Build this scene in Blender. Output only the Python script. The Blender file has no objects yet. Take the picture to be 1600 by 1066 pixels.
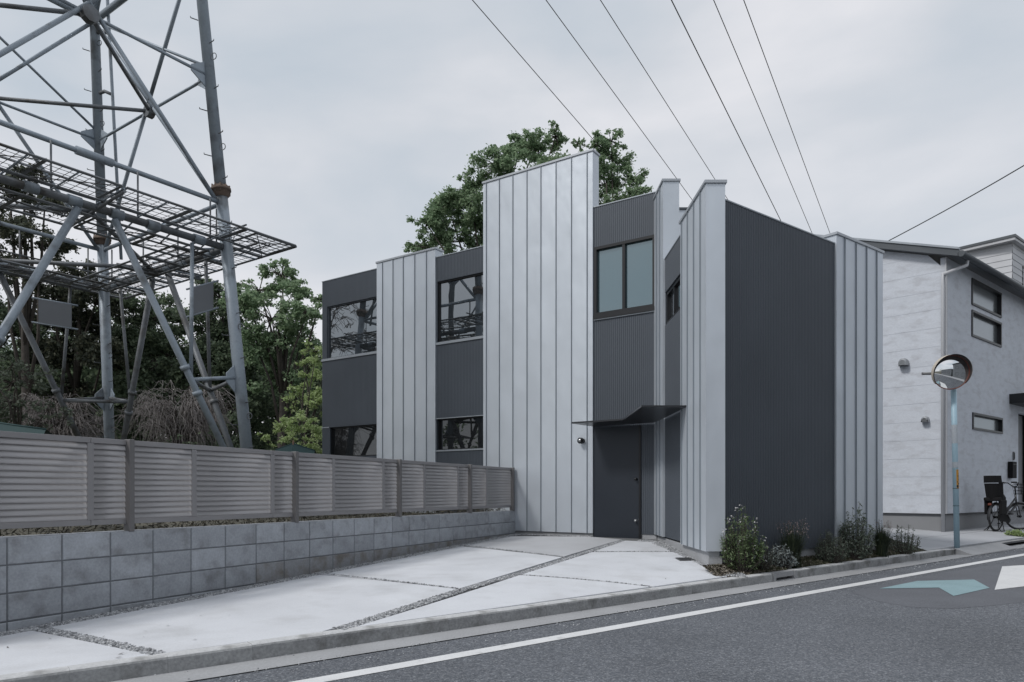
import bpy, bmesh, math, random
import numpy as np
from mathutils import Vector, Matrix

# ------------------------------------------------------------------ camera, sky, sun, exposure
S = bpy.context.scene
C = S.collection
FPX, UC, VH, EYE = 1120.0, 800.0, 770.0, 1.33      # focal length in px of a 1600 px frame, centre column, horizon row, eye height
cam_d = bpy.data.cameras.new('camera')
cam_d.sensor_width = 36.0
cam_d.lens = 36.0 * FPX / 1600.0
cam_d.shift_y = (VH - 533.0) / 1600.0
cam_d.clip_start = 0.05
cam_d.clip_end = 4000
cam = bpy.data.objects.new('camera', cam_d)
C.objects.link(cam)
cam.location = (0, 0, EYE)
cam.rotation_euler = (math.radians(90), 0, 0)
S.camera = cam

SUN_TO = Vector((-0.62, -0.38, 0.78)).normalized()   # direction towards the sun
sun_el = math.asin(SUN_TO.z)
sun_az = math.atan2(SUN_TO.x, SUN_TO.y)

W = bpy.data.worlds.new('World')
S.world = W
W.use_nodes = True
nt = W.node_tree
nt.nodes.clear()
def wn(t, **kw):
    n = nt.nodes.new(t)
    for k, v in kw.items(): setattr(n, k, v)
    return n
w_out = wn('ShaderNodeOutputWorld')
bg_sky = wn('ShaderNodeBackground'); bg_cl = wn('ShaderNodeBackground'); wmix = wn('ShaderNodeMixShader')
sky = wn('ShaderNodeTexSky', sky_type='NISHITA', sun_disc=False, sun_elevation=sun_el, sun_rotation=sun_az, air_density=1.0, dust_density=2.0)
bg_sky.inputs['Strength'].default_value = 0.10
nt.links.new(sky.outputs[0], bg_sky.inputs[0])
tc = wn('ShaderNodeTexCoord'); mp = wn('ShaderNodeMapping')
mp.inputs['Scale'].default_value = (1.0, 1.0, 2.4)
mp.inputs['Location'].default_value = (3.1, 0.4, 1.7)
nz = wn('ShaderNodeTexNoise'); nz.inputs['Scale'].default_value = 1.9; nz.inputs['Detail'].default_value = 7; nz.inputs['Roughness'].default_value = 0.48
nz.inputs['Distortion'].default_value = 0.35
cr = wn('ShaderNodeValToRGB')
cr.color_ramp.elements[0].position = 0.37; cr.color_ramp.elements[0].color = (0.46, 0.51, 0.565, 1)
cr.color_ramp.elements[1].position = 0.62; cr.color_ramp.elements[1].color = (0.665, 0.67, 0.70, 1)
e = cr.color_ramp.elements.new(0.5); e.color = (0.555, 0.58, 0.62, 1)
nt.links.new(tc.outputs['Generated'], mp.inputs['Vector'])
nt.links.new(mp.outputs[0], nz.inputs['Vector'])
nt.links.new(nz.outputs['Fac'], cr.inputs[0])
nt.links.new(cr.outputs[0], bg_cl.inputs[0])
bg_cl.inputs['Strength'].default_value = 1.0
wmix.inputs[0].default_value = 0.93
nt.links.new(bg_sky.outputs[0], wmix.inputs[1]); nt.links.new(bg_cl.outputs[0], wmix.inputs[2])
nt.links.new(wmix.outputs[0], w_out.inputs[0])

sun_d = bpy.data.lights.new('sun', 'SUN')
sun_d.energy = 1.5
sun_d.angle = math.radians(10)
sun_d.color = (1.0, 0.98, 0.955)
sun = bpy.data.objects.new('sun', sun_d)
C.objects.link(sun)
sun.rotation_euler = (-SUN_TO).to_track_quat('-Z', 'Y').to_euler()

S.view_settings.view_transform = 'Standard'
S.view_settings.look = 'None'
S.view_settings.exposure = 0.28
S.view_settings.gamma = 1.0
S.view_settings.use_curve_mapping = False
S.cycles.max_bounces = 8
S.cycles.transparent_max_bounces = 12

R = random.Random(7)
PI = math.pi

# ------------------------------------------------------------------ measuring helpers
def px(u, Y): return (u - UC) / FPX * Y
def zv(v, Y): return EYE - (v - VH) / FPX * Y

# ------------------------------------------------------------------ materials
def new_mat(name):
    m = bpy.data.materials.new(name); m.use_nodes = True
    return m, m.node_tree, m.node_tree.nodes['Principled BSDF']
def add(t, typ, **kw):
    n = t.nodes.new(typ)
    for k, v in kw.items(): setattr(n, k, v)
    return n
def mat(name, col, rough=0.6, metal=0.0, var=0.0, vscale=2.0, grain=0.0, gscale=60.0, bump=0.0, bscale=40.0, bdist=0.01,
        rnd=0.0, spec=0.5, stretch=(1, 1, 1), blow=0.0, blscale=1.5, stain=None, stain_lo=0.55, stain_hi=0.75, stain_scale=3.0):
    """procedural surface: base colour with slow variation, fine grain, per-object difference, fine relief and optional stains"""
    m, t, b = new_mat(name)
    b.inputs['Roughness'].default_value = rough
    b.inputs['Metallic'].default_value = metal
    b.inputs['Specular IOR Level'].default_value = spec
    tcn = add(t, 'ShaderNodeTexCoord'); mpn = add(t, 'ShaderNodeMapping')
    mpn.inputs['Scale'].default_value = stretch
    t.links.new(tcn.outputs['Object'], mpn.inputs['Vector'])
    vec = mpn.outputs[0]
    oi = add(t, 'ShaderNodeObjectInfo')
    if rnd > 0:
        off = add(t, 'ShaderNodeVectorMath', operation='ADD')
        sc_ = add(t, 'ShaderNodeMath', operation='MULTIPLY'); sc_.inputs[1].default_value = 57.0
        t.links.new(oi.outputs['Random'], sc_.inputs[0])
        t.links.new(vec, off.inputs[0]); t.links.new(sc_.outputs[0], off.inputs[1])
        vec = off.outputs[0]
    fac = None
    def addfac(sock, amp):
        nonlocal fac
        mr = add(t, 'ShaderNodeMapRange'); mr.inputs[1].default_value = 0.25; mr.inputs[2].default_value = 0.75
        mr.inputs[3].default_value = 1 - amp; mr.inputs[4].default_value = 1 + amp
        t.links.new(sock, mr.inputs[0])
        if fac is None: fac = mr.outputs[0]
        else:
            mu = add(t, 'ShaderNodeMath', operation='MULTIPLY')
            t.links.new(fac, mu.inputs[0]); t.links.new(mr.outputs[0], mu.inputs[1]); fac = mu.outputs[0]
    if var > 0:
        n1 = add(t, 'ShaderNodeTexNoise'); n1.inputs['Scale'].default_value = vscale; n1.inputs['Detail'].default_value = 5
        t.links.new(vec, n1.inputs['Vector']); addfac(n1.outputs['Fac'], var)
    if grain > 0:
        n2 = add(t, 'ShaderNodeTexNoise'); n2.inputs['Scale'].default_value = gscale; n2.inputs['Detail'].default_value = 3
        t.links.new(vec, n2.inputs['Vector']); addfac(n2.outputs['Fac'], grain)
    if rnd > 0:
        mr = add(t, 'ShaderNodeMapRange'); mr.inputs[3].default_value = 1 - rnd; mr.inputs[4].default_value = 1 + rnd
        t.links.new(oi.outputs['Random'], mr.inputs[0])
        if fac is None: fac = mr.outputs[0]
        else:
            mu = add(t, 'ShaderNodeMath', operation='MULTIPLY')
            t.links.new(fac, mu.inputs[0]); t.links.new(mr.outputs[0], mu.inputs[1]); fac = mu.outputs[0]
    colsock = None
    if stain is not None:
        ns = add(t, 'ShaderNodeTexNoise'); ns.inputs['Scale'].default_value = stain_scale; ns.inputs['Detail'].default_value = 6
        t.links.new(vec, ns.inputs['Vector'])
        ms = add(t, 'ShaderNodeMapRange'); ms.inputs[1].default_value = stain_lo; ms.inputs[2].default_value = stain_hi
        t.links.new(ns.outputs['Fac'], ms.inputs[0])
        mx = add(t, 'ShaderNodeMix', data_type='RGBA')
        mx.inputs[6].default_value = (*col, 1); mx.inputs[7].default_value = (*stain, 1)
        t.links.new(ms.outputs[0], mx.inputs[0]); colsock = mx.outputs[2]
    if fac is not None:
        vm = add(t, 'ShaderNodeVectorMath', operation='SCALE')
        vm.inputs[0].default_value = col
        if colsock: t.links.new(colsock, vm.inputs[0])
        t.links.new(fac, vm.inputs['Scale']); t.links.new(vm.outputs[0], b.inputs['Base Color'])
    elif colsock: t.links.new(colsock, b.inputs['Base Color'])
    else: b.inputs['Base Color'].default_value = (*col, 1)
    last = None
    for st, sc2, di in ((bump, bscale, bdist), (blow, blscale, 0.05)):
        if st > 0:
            nb = add(t, 'ShaderNodeTexNoise'); nb.inputs['Scale'].default_value = sc2; nb.inputs['Detail'].default_value = 4 if sc2 > 10 else 2
            t.links.new(vec, nb.inputs['Vector'])
            bp = add(t, 'ShaderNodeBump'); bp.inputs['Strength'].default_value = st; bp.inputs['Distance'].default_value = di
            t.links.new(nb.outputs['Fac'], bp.inputs['Height'])
            if last: t.links.new(last, bp.inputs['Normal'])
            last = bp.outputs[0]
    if last: t.links.new(last, b.inputs['Normal'])
    return m

def leaf_mat(name, c1, c2, c3, trans=0.25, rough=0.55):
    m, t, b = new_mat(name)
    g = add(t, 'ShaderNodeNewGeometry'); r = add(t, 'ShaderNodeValToRGB')
    r.color_ramp.elements[0].color = (*c1, 1); r.color_ramp.elements[1].color = (*c3, 1)
    e_ = r.color_ramp.elements.new(0.55); e_.color = (*c2, 1)
    t.links.new(g.outputs['Random Per Island'], r.inputs[0])
    t.links.new(r.outputs[0], b.inputs['Base Color'])
    b.inputs['Roughness'].default_value = rough
    b.inputs['Specular IOR Level'].default_value = 0.35
    tr = add(t, 'ShaderNodeBsdfTranslucent'); mx = add(t, 'ShaderNodeMixShader'); mx.inputs[0].default_value = trans
    t.links.new(r.outputs[0], tr.inputs[0])
    t.links.new(b.outputs[0], mx.inputs[1]); t.links.new(tr.outputs[0], mx.inputs[2])
    t.links.new(mx.outputs[0], t.nodes['Material Output'].inputs[0])
    return m

def glass_mat(name, body, refl, tint=(0.93, 0.97, 1.0), ior=1.5, rough=0.01):
    m, t, b = new_mat(name)
    b.inputs['Base Color'].default_value = (*body, 1); b.inputs['Roughness'].default_value = 0.35
    b.inputs['Specular IOR Level'].default_value = 0.1
    g = add(t, 'ShaderNodeBsdfGlossy'); g.inputs['Color'].default_value = (*tint, 1); g.inputs['Roughness'].default_value = rough
    n1 = add(t, 'ShaderNodeTexNoise'); n1.inputs['Scale'].default_value = 0.9
    tcn = add(t, 'ShaderNodeTexCoord'); t.links.new(tcn.outputs['Object'], n1.inputs['Vector'])
    bp = add(t, 'ShaderNodeBump'); bp.inputs['Strength'].default_value = 0.06; bp.inputs['Distance'].default_value = 0.05
    t.links.new(n1.outputs['Fac'], bp.inputs['Height']); t.links.new(bp.outputs[0], g.inputs['Normal'])
    fr = add(t, 'ShaderNodeFresnel'); fr.inputs[0].default_value = ior
    mr = add(t, 'ShaderNodeMapRange'); mr.inputs[3].default_value = refl; mr.inputs[4].default_value = 1.0
    t.links.new(fr.outputs[0], mr.inputs[0])
    mx = add(t, 'ShaderNodeMixShader')
    t.links.new(mr.outputs[0], mx.inputs[0]); t.links.new(b.outputs[0], mx.inputs[1]); t.links.new(g.outputs[0], mx.inputs[2])
    t.links.new(mx.outputs[0], t.nodes['Material Output'].inputs[0])
    return m

M = {}
M['panel'] = mat('galvanised_sheet', (0.555, 0.597, 0.645), rough=0.42, metal=0.4, var=0.055, vscale=1.7, rnd=0.025, blow=0.42, blscale=2.2, stretch=(1, 1, 0.6), spec=0.4)
M['seam'] = mat('shade_dark_seam_metal', (0.25, 0.28, 0.31), rough=0.45, metal=0.4, var=0.05)  # colour darkened to carry the shadow line beside each upright seam
M['coping'] = mat('coping_metal', (0.40, 0.425, 0.455), rough=0.4, metal=0.4, var=0.05, rnd=0.03)
M['dark'] = mat('charcoal_siding', (0.074, 0.087, 0.105), rough=0.5, metal=0.15, var=0.07, vscale=1.0, grain=0.05, gscale=90)
M['darkcap'] = mat('charcoal_trim', (0.07, 0.08, 0.095), rough=0.5, metal=0.2)
M['flash'] = mat('grey_flashing', (0.33, 0.36, 0.39), rough=0.42, metal=0.35, var=0.05)
M['door'] = mat('charcoal_door', (0.020, 0.026, 0.036), rough=0.45, metal=0.1, var=0.05)
M['blackmetal'] = mat('black_aluminium', (0.014, 0.015, 0.017), rough=0.4, metal=0.2)
M['canopy'] = mat('canopy_steel', (0.030, 0.032, 0.036), rough=0.28, metal=0.3, spec=0.6)
M['found'] = mat('foundation_concrete', (0.36, 0.37, 0.385), rough=0.85, var=0.12, vscale=2.2, grain=0.1, gscale=45, bump=0.2, bscale=60)
M['core'] = mat('inner_wall', (0.045, 0.045, 0.05), rough=0.8)
M['roof'] = mat('flat_roof', (0.12, 0.125, 0.13), rough=0.8, var=0.1)
M['glass'] = glass_mat('window_glass', (0.010, 0.013, 0.015), 0.24)
M['glass_teal'] = glass_mat('tinted_window_glass', (0.045, 0.085, 0.10), 0.19, tint=(0.80, 0.93, 0.97))
M['glass_dark'] = glass_mat('dark_window_glass', (0.008, 0.009, 0.010), 0.05)
M['glass_grey'] = glass_mat('frosted_window_glass', (0.085, 0.095, 0.10), 0.08, rough=0.15)
M['slab'] = mat('driveway_concrete', (0.61, 0.625, 0.655), rough=0.85, var=0.085, vscale=1.3, grain=0.06, gscale=70, bump=0.12, bscale=120, bdist=0.004,
                stain=(0.535, 0.545, 0.565), stain_lo=0.50, stain_hi=0.72, stain_scale=2.4)
M['pad'] = mat('pad_concrete', (0.40, 0.41, 0.43), rough=0.85, var=0.08, vscale=1.2, grain=0.05, gscale=70, bump=0.1, bscale=100, bdist=0.004)
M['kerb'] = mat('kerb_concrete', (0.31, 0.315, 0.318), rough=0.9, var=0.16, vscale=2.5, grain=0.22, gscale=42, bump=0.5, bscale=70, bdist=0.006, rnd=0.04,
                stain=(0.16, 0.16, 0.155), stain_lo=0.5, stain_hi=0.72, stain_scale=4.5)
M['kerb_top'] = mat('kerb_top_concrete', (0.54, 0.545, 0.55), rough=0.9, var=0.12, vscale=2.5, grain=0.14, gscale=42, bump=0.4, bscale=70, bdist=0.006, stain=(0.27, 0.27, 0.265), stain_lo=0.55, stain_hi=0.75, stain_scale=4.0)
M['gutter'] = mat('gutter_concrete', (0.34, 0.345, 0.355), rough=0.9, var=0.12, vscale=1.6, grain=0.12, gscale=55, bump=0.25, bscale=80, bdist=0.004)
M['mortar'] = mat('mortar', (0.15, 0.16, 0.172), rough=0.95, var=0.15, vscale=3, grain=0.1, gscale=60)
M['block'] = mat('concrete_block', (0.35, 0.37, 0.40), rough=0.92, var=0.13, vscale=5.0, grain=0.12, gscale=45, bump=0.35, bscale=90, bdist=0.004, rnd=0.10,
                 stain=(0.25, 0.26, 0.275), stain_lo=0.5, stain_hi=0.72, stain_scale=6.0)
M['fence'] = mat('taupe_aluminium', (0.39, 0.38, 0.385), rough=0.46, metal=0.2, var=0.05, vscale=2.0, rnd=0.03)
M['fence_rail'] = mat('taupe_rail', (0.26, 0.253, 0.258), rough=0.5, metal=0.15, var=0.05, vscale=2.0, rnd=0.03)
M['fence_post'] = mat('brown_aluminium', (0.15, 0.145, 0.145), rough=0.5, metal=0.15, var=0.05, vscale=3.0)
M['steel'] = mat('tower_steel', (0.29, 0.335, 0.38), rough=0.5, metal=0.25, var=0.14, vscale=1.2, grain=0.07, gscale=25,
                 stain=(0.14, 0.15, 0.16), stain_lo=0.55, stain_hi=0.72, stain_scale=2.5)
M['steel_dk'] = mat('tower_steel_dark', (0.16, 0.172, 0.185), rough=0.55, metal=0.25, var=0.2, vscale=1.5, grain=0.1, gscale=25,
                    stain=(0.07, 0.065, 0.06), stain_lo=0.5, stain_hi=0.68, stain_scale=2.5)  # darker steel tone with heavier stains
M['wire'] = mat('mesh_wire', (0.11, 0.115, 0.12), rough=0.55, metal=0.3)
M['rust'] = mat('rusty_flange', (0.13, 0.095, 0.075), rough=0.85, var=0.3, vscale=9)
M['signgrey'] = mat('sign_plate_back', (0.17, 0.18, 0.195), rough=0.6, var=0.06)
M['cable'] = mat('power_cable', (0.055, 0.057, 0.06), rough=0.6)
M['bark'] = mat('bark', (0.060, 0.052, 0.045), rough=0.95, var=0.3, vscale=6)
M['twig'] = mat('grey_twig', (0.21, 0.195, 0.19), rough=0.95, var=0.2, vscale=5)
M['soil'] = mat('bed_soil', (0.105, 0.09, 0.07), rough=1.0, var=0.35, vscale=3, grain=0.3, gscale=40, bump=0.6, bscale=40, bdist=0.02)
M['earth'] = mat('yard_earth', (0.09, 0.085, 0.065), rough=1.0, var=0.3, vscale=1, grain=0.2, gscale=15)

M['gravel_bed'] = mat('gravel_bed', (0.15, 0.155, 0.16), rough=0.95, grain=0.4, gscale=60, bump=0.6, bscale=50, bdist=0.02)
M['white'] = mat('white_road_paint', (0.68, 0.685, 0.69), rough=0.7, var=0.05, vscale=2.2, grain=0.10, gscale=70, stain=(0.45, 0.455, 0.46), stain_lo=0.60, stain_hi=0.80, stain_scale=9)
M['teal'] = mat('teal_road_paint', (0.25, 0.37, 0.40), rough=0.75, var=0.08, vscale=3, grain=0.12, gscale=70)
M['patch'] = mat('dark_road_coating', (0.122, 0.129, 0.145), rough=0.9, var=0.12, vscale=1.5, grain=0.3, gscale=60)
M['render'] = mat('grey_rendered_siding', (0.575, 0.605, 0.655), rough=0.85, var=0.06, vscale=2.6, grain=0.07, gscale=22, bump=0.12, bscale=45, bdist=0.006, stretch=(1, 1, 2.5),
                  stain=(0.51, 0.53, 0.57), stain_lo=0.5, stain_hi=0.66, stain_scale=3.0)
M['found2'] = mat('grey_base_concrete', (0.24, 0.245, 0.255), rough=0.85, var=0.06, vscale=2)
M['drip_dark'] = mat('dark_drip_edge', (0.03, 0.032, 0.036), rough=0.6)  # plain dark tone of the strip under the siding boards
M['pipe'] = mat('pale_downpipe', (0.48, 0.49, 0.51), rough=0.5, var=0.04)
M['eave'] = mat('dark_eave_metal', (0.085, 0.095, 0.105), rough=0.45, metal=0.3, var=0.06)
M['vent'] = mat('stainless_vent', (0.38, 0.39, 0.40), rough=0.3, metal=0.8)
M['white_siding'] = mat('white_lap_siding', (0.55, 0.56, 0.58), rough=0.8, var=0.06)
M['poleblue'] = mat('pale_blue_pole', (0.36, 0.52, 0.61), rough=0.45, var=0.06, vscale=3, grain=0.04, gscale=40)
M['orange'] = mat('orange_rim', (0.15, 0.045, 0.03), rough=0.5)
M['hood'] = mat('cream_hood', (0.52, 0.47, 0.40), rough=0.6, var=0.06)
M['hood_in'] = mat('hood_lining', (0.06, 0.05, 0.048), rough=0.7)
M['sticker'] = mat('yellow_sticker', (0.60, 0.30, 0.04), rough=0.6)
M['sticker_w'] = mat('white_sticker', (0.48, 0.52, 0.56), rough=0.6, grain=0.15, gscale=50)
M['ink'] = mat('black_print', (0.02, 0.02, 0.02), rough=0.6)
M['black'] = mat('black_plastic', (0.010, 0.010, 0.011), rough=0.75, spec=0.2)
M['rubber'] = mat('tyre_rubber', (0.016, 0.016, 0.017), rough=0.8)
M['chrome'] = mat('bike_metal', (0.35, 0.36, 0.37), rough=0.3, metal=0.8)
M['bikeframe'] = mat('bike_paint', (0.020, 0.021, 0.024), rough=0.3, spec=0.6)
M['net'] = mat('teal_net', (0.02, 0.05, 0.052), rough=0.8, var=0.1)
M['wood'] = mat('wooden_stake', (0.16, 0.10, 0.07), rough=0.9)
M['grate'] = mat('drain_grate', (0.16, 0.165, 0.17), rough=0.5, metal=0.5)
M['opp'] = mat('opposite_wall_render', (0.30, 0.31, 0.32), rough=0.9, var=0.08)
m_, t_, b_ = new_mat('mirror_silver')
b_.inputs['Base Color'].default_value = (0.80, 0.82, 0.83, 1); b_.inputs['Metallic'].default_value = 1; b_.inputs['Roughness'].default_value = 0.02
M['mirror'] = m_

def asphalt_mat():
    m, t, b = new_mat('asphalt')
    b.inputs['Roughness'].default_value = 0.88
    b.inputs['Specular IOR Level'].default_value = 0.3
    tcn = add(t, 'ShaderNodeTexCoord')
    n1 = add(t, 'ShaderNodeTexNoise'); n1.inputs['Scale'].default_value = 0.6; n1.inputs['Detail'].default_value = 6
    vo = add(t, 'ShaderNodeTexVoronoi'); vo.inputs['Scale'].default_value = 95
    n2 = add(t, 'ShaderNodeTexNoise'); n2.inputs['Scale'].default_value = 32; n2.inputs['Detail'].default_value = 4
    for n in (n1, vo, n2): t.links.new(tcn.outputs['Object'], n.inputs['Vector'])
    r = add(t, 'ShaderNodeValToRGB')
    r.color_ramp.elements[0].position = 0.0; r.color_ramp.elements[0].color = (0.090, 0.098, 0.112, 1)
    r.color_ramp.elements[1].position = 1.0; r.color_ramp.elements[1].color = (0.27, 0.28, 0.295, 1)
    ea = r.color_ramp.elements.new(0.55); ea.color = (0.130, 0.140, 0.158, 1)
    eb = r.color_ramp.elements.new(0.86); eb.color = (0.19, 0.20, 0.218, 1)
    sep = add(t, 'ShaderNodeSeparateColor'); t.links.new(vo.outputs['Color'], sep.inputs[0])
    t.links.new(sep.outputs[0], r.inputs[0])
    mr = add(t, 'ShaderNodeMapRange'); mr.inputs[1].default_value = 0.3; mr.inputs[2].default_value = 0.7; mr.inputs[3].default_value = 0.86; mr.inputs[4].default_value = 1.12
    t.links.new(n1.outputs['Fac'], mr.inputs[0])
    mr2 = add(t, 'ShaderNodeMapRange'); mr2.inputs[1].default_value = 0.3; mr2.inputs[2].default_value = 0.7; mr2.inputs[3].default_value = 0.75; mr2.inputs[4].default_value = 1.2
    t.links.new(n2.outputs['Fac'], mr2.inputs[0])
    mu = add(t, 'ShaderNodeMath', operation='MULTIPLY'); t.links.new(mr.outputs[0], mu.inputs[0]); t.links.new(mr2.outputs[0], mu.inputs[1])
    vm = add(t, 'ShaderNodeVectorMath', operation='SCALE'); t.links.new(r.outputs[0], vm.inputs[0]); t.links.new(mu.outputs[0], vm.inputs['Scale'])
    t.links.new(vm.outputs[0], b.inputs['Base Color'])
    bp = add(t, 'ShaderNodeBump'); bp.inputs['Strength'].default_value = 0.6; bp.inputs['Distance'].default_value = 0.008
    t.links.new(vo.outputs['Distance'], bp.inputs['Height']); t.links.new(bp.outputs[0], b.inputs['Normal'])
    return m
M['asphalt'] = asphalt_mat()

M['leaf_dark'] = leaf_mat('leaf_dark', (0.075, 0.105, 0.070), (0.125, 0.170, 0.108), (0.220, 0.275, 0.175), trans=0.45)
M['leaf_mid'] = leaf_mat('leaf_mid', (0.150, 0.225, 0.130), (0.240, 0.340, 0.200), (0.370, 0.470, 0.300), trans=0.5)
M['leaf_light'] = leaf_mat('leaf_light', (0.280, 0.380, 0.150), (0.380, 0.480, 0.220), (0.500, 0.580, 0.330), trans=0.5)
M['leaf_grey'] = leaf_mat('leaf_grey', (0.085, 0.110, 0.080), (0.140, 0.170, 0.125), (0.230, 0.260, 0.200), trans=0.3)
M['leaf_pine'] = leaf_mat('leaf_pine', (0.045, 0.055, 0.042), (0.085, 0.100, 0.068), (0.170, 0.175, 0.120), trans=0.3)
M['leaf_silver'] = leaf_mat('leaf_silver', (0.16, 0.19, 0.19), (0.22, 0.25, 0.25), (0.32, 0.35, 0.34), trans=0.15)
M['leaf_olive'] = leaf_mat('leaf_olive', (0.080, 0.105, 0.080), (0.125, 0.155, 0.120), (0.210, 0.240, 0.195), trans=0.3)
M['leaf_bed'] = leaf_mat('leaf_bed', (0.090, 0.140, 0.060), (0.140, 0.200, 0.090), (0.240, 0.310, 0.170), trans=0.4)
M['grass_dark'] = leaf_mat('grass_dark', (0.014, 0.022, 0.014), (0.025, 0.039, 0.020), (0.063, 0.077, 0.042), trans=0.1)
M['grass_bed'] = leaf_mat('grass_bed', (0.055, 0.055, 0.035), (0.075, 0.085, 0.045), (0.15, 0.15, 0.095), trans=0.15)
M['litter'] = leaf_mat('leaf_litter', (0.075, 0.065, 0.05), (0.14, 0.12, 0.095), (0.32, 0.29, 0.25), trans=0.05)
M['petal'] = leaf_mat('pale_petal', (0.42, 0.42, 0.42), (0.50, 0.50, 0.50), (0.60, 0.58, 0.58), trans=0.2)
M['stone'] = leaf_mat('gravel_stone', (0.16, 0.165, 0.175), (0.36, 0.37, 0.385), (0.62, 0.63, 0.645), trans=0.0, rough=0.9)
M['dry_weed'] = leaf_mat('dry_weed', (0.020, 0.019, 0.014), (0.045, 0.042, 0.030), (0.14, 0.125, 0.09), trans=0.1)
M['seed'] = leaf_mat('seed_head', (0.16, 0.12, 0.12), (0.22, 0.17, 0.17), (0.32, 0.26, 0.25), trans=0.1)

# ------------------------------------------------------------------ geometry helpers
class MB:
    def __init__(s): s.v = []; s.f = []; s.sm = []
    def poly(s, pts, smooth=False):
        i = len(s.v); s.v += [tuple(p) for p in pts]; s.f.append(tuple(range(i, i + len(pts)))); s.sm.append(smooth)
    def hexa(s, b, t):
        """eight corners: bottom ring b, top ring t (both counter-clockwise from above)"""
        i = len(s.v); s.v += [tuple(p) for p in b] + [tuple(p) for p in t]
        for q in ((3, 2, 1, 0), (4, 5, 6, 7), (0, 1, 5, 4), (1, 2, 6, 5), (2, 3, 7, 6), (3, 0, 4, 7)):
            s.f.append(tuple(i + k for k in q)); s.sm.append(False)
    def box(s, x0, x1, y0, y1, z0, z1):
        s.hexa([(x0, y0, z0), (x1, y0, z0), (x1, y1, z0), (x0, y1, z0)], [(x0, y0, z1), (x1, y0, z1), (x1, y1, z1), (x0, y1, z1)])
    def tube(s, pts, rad, n=8, cap=True, smooth=True):
        pts = [Vector(p) for p in pts]
        if not isinstance(rad, (list, tuple)): rad = [rad] * len(pts)
        i0 = len(s.v); up = None
        for k, p in enumerate(pts):
            d = (pts[min(k + 1, len(pts) - 1)] - pts[max(k - 1, 0)]).normalized()
            if up is None:
                up = Vector((0, 0, 1)) if abs(d.z) < 0.95 else Vector((1, 0, 0))
            a = d.cross(up)
            if a.length < 1e-6: a = d.orthogonal()
            a.normalize(); b = d.cross(a).normalized(); up = -b if False else up
            for j in range(n):
                t = 2 * PI * j / n
                s.v.append(tuple(p + (a * math.cos(t) + b * math.sin(t)) * rad[k]))
        for k in range(len(pts) - 1):
            for j in range(n):
                a0 = i0 + k * n + j; a1 = i0 + k * n + (j + 1) % n
                s.f.append((a0, a1, a1 + n, a0 + n)); s.sm.append(smooth)
        if cap:
            s.f.append(tuple(i0 + j for j in range(n))[::-1]); s.sm.append(False)
            k = i0 + (len(pts) - 1) * n
            s.f.append(tuple(k + j for j in range(n))); s.sm.append(False)
    def lathe(s, c, axis, prof, n=24, smooth=True):
        """prof: list of (distance along axis, radius)"""
        c = Vector(c); ax = Vector(axis).normalized(); a = ax.orthogonal().normalized(); b = ax.cross(a)
        i0 = len(s.v)
        for (h, r) in prof:
            for j in range(n):
                t = 2 * PI * j / n
                s.v.append(tuple(c + ax * h + (a * math.cos(t) + b * math.sin(t)) * r))
        for k in range(len(prof) - 1):
            for j in range(n):
                a0 = i0 + k * n + j; a1 = i0 + k * n + (j + 1) % n
                s.f.append((a0, a1, a1 + n, a0 + n)); s.sm.append(smooth)
    def ring(s, c, axis, R_, r_, n=28, m=8):
        c = Vector(c); ax = Vector(axis).normalized(); a = ax.orthogonal().normalized(); b = ax.cross(a)
        i0 = len(s.v)
        for k in range(n):
            t = 2 * PI * k / n; d = a * math.cos(t) + b * math.sin(t)
            for j in range(m):
                q = 2 * PI * j / m
                s.v.append(tuple(c + d * (R_ + r_ * math.cos(q)) + ax * (r_ * math.sin(q))))
        for k in range(n):
            for j in range(m):
                k2 = (k + 1) % n; j2 = (j + 1) % m
                s.f.append((i0 + k * m + j, i0 + k2 * m + j, i0 + k2 * m + j2, i0 + k * m + j2)); s.sm.append(True)
    def mesh(s, name, material):
        me = bpy.data.meshes.new(name); me.from_pydata(s.v, [], s.f)
        me.polygons.foreach_set('use_smooth', s.sm); me.materials.append(material); me.update()
        return me
    def build(s, name, material, parent=None):
        return link(name, s.mesh(name, material), parent)

def link(name, data, parent=None):
    o = bpy.data.objects.new(name, data); C.objects.link(o)
    if parent is not None: o.parent = parent
    return o
def tag(o, label, cat, group=None):
    o['label'] = label; o['category'] = cat
    if group: o['group'] = group
    return o
def thing(name, label, cat, group=None):
    return tag(link(name, None), label, cat, group)
def struct(o): o['kind'] = 'structure'; return o
def stuff(o, label=None, cat=None):
    o['kind'] = 'stuff'
    if label: o['label'] = label
    if cat: o['category'] = cat
    return o
def bevel(o, w=0.006, seg=2):
    md = o.modifiers.new('bevel', 'BEVEL'); md.width = w; md.segments = seg; md.limit_method = 'ANGLE'; md.angle_limit = math.radians(40)
    return o

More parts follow.
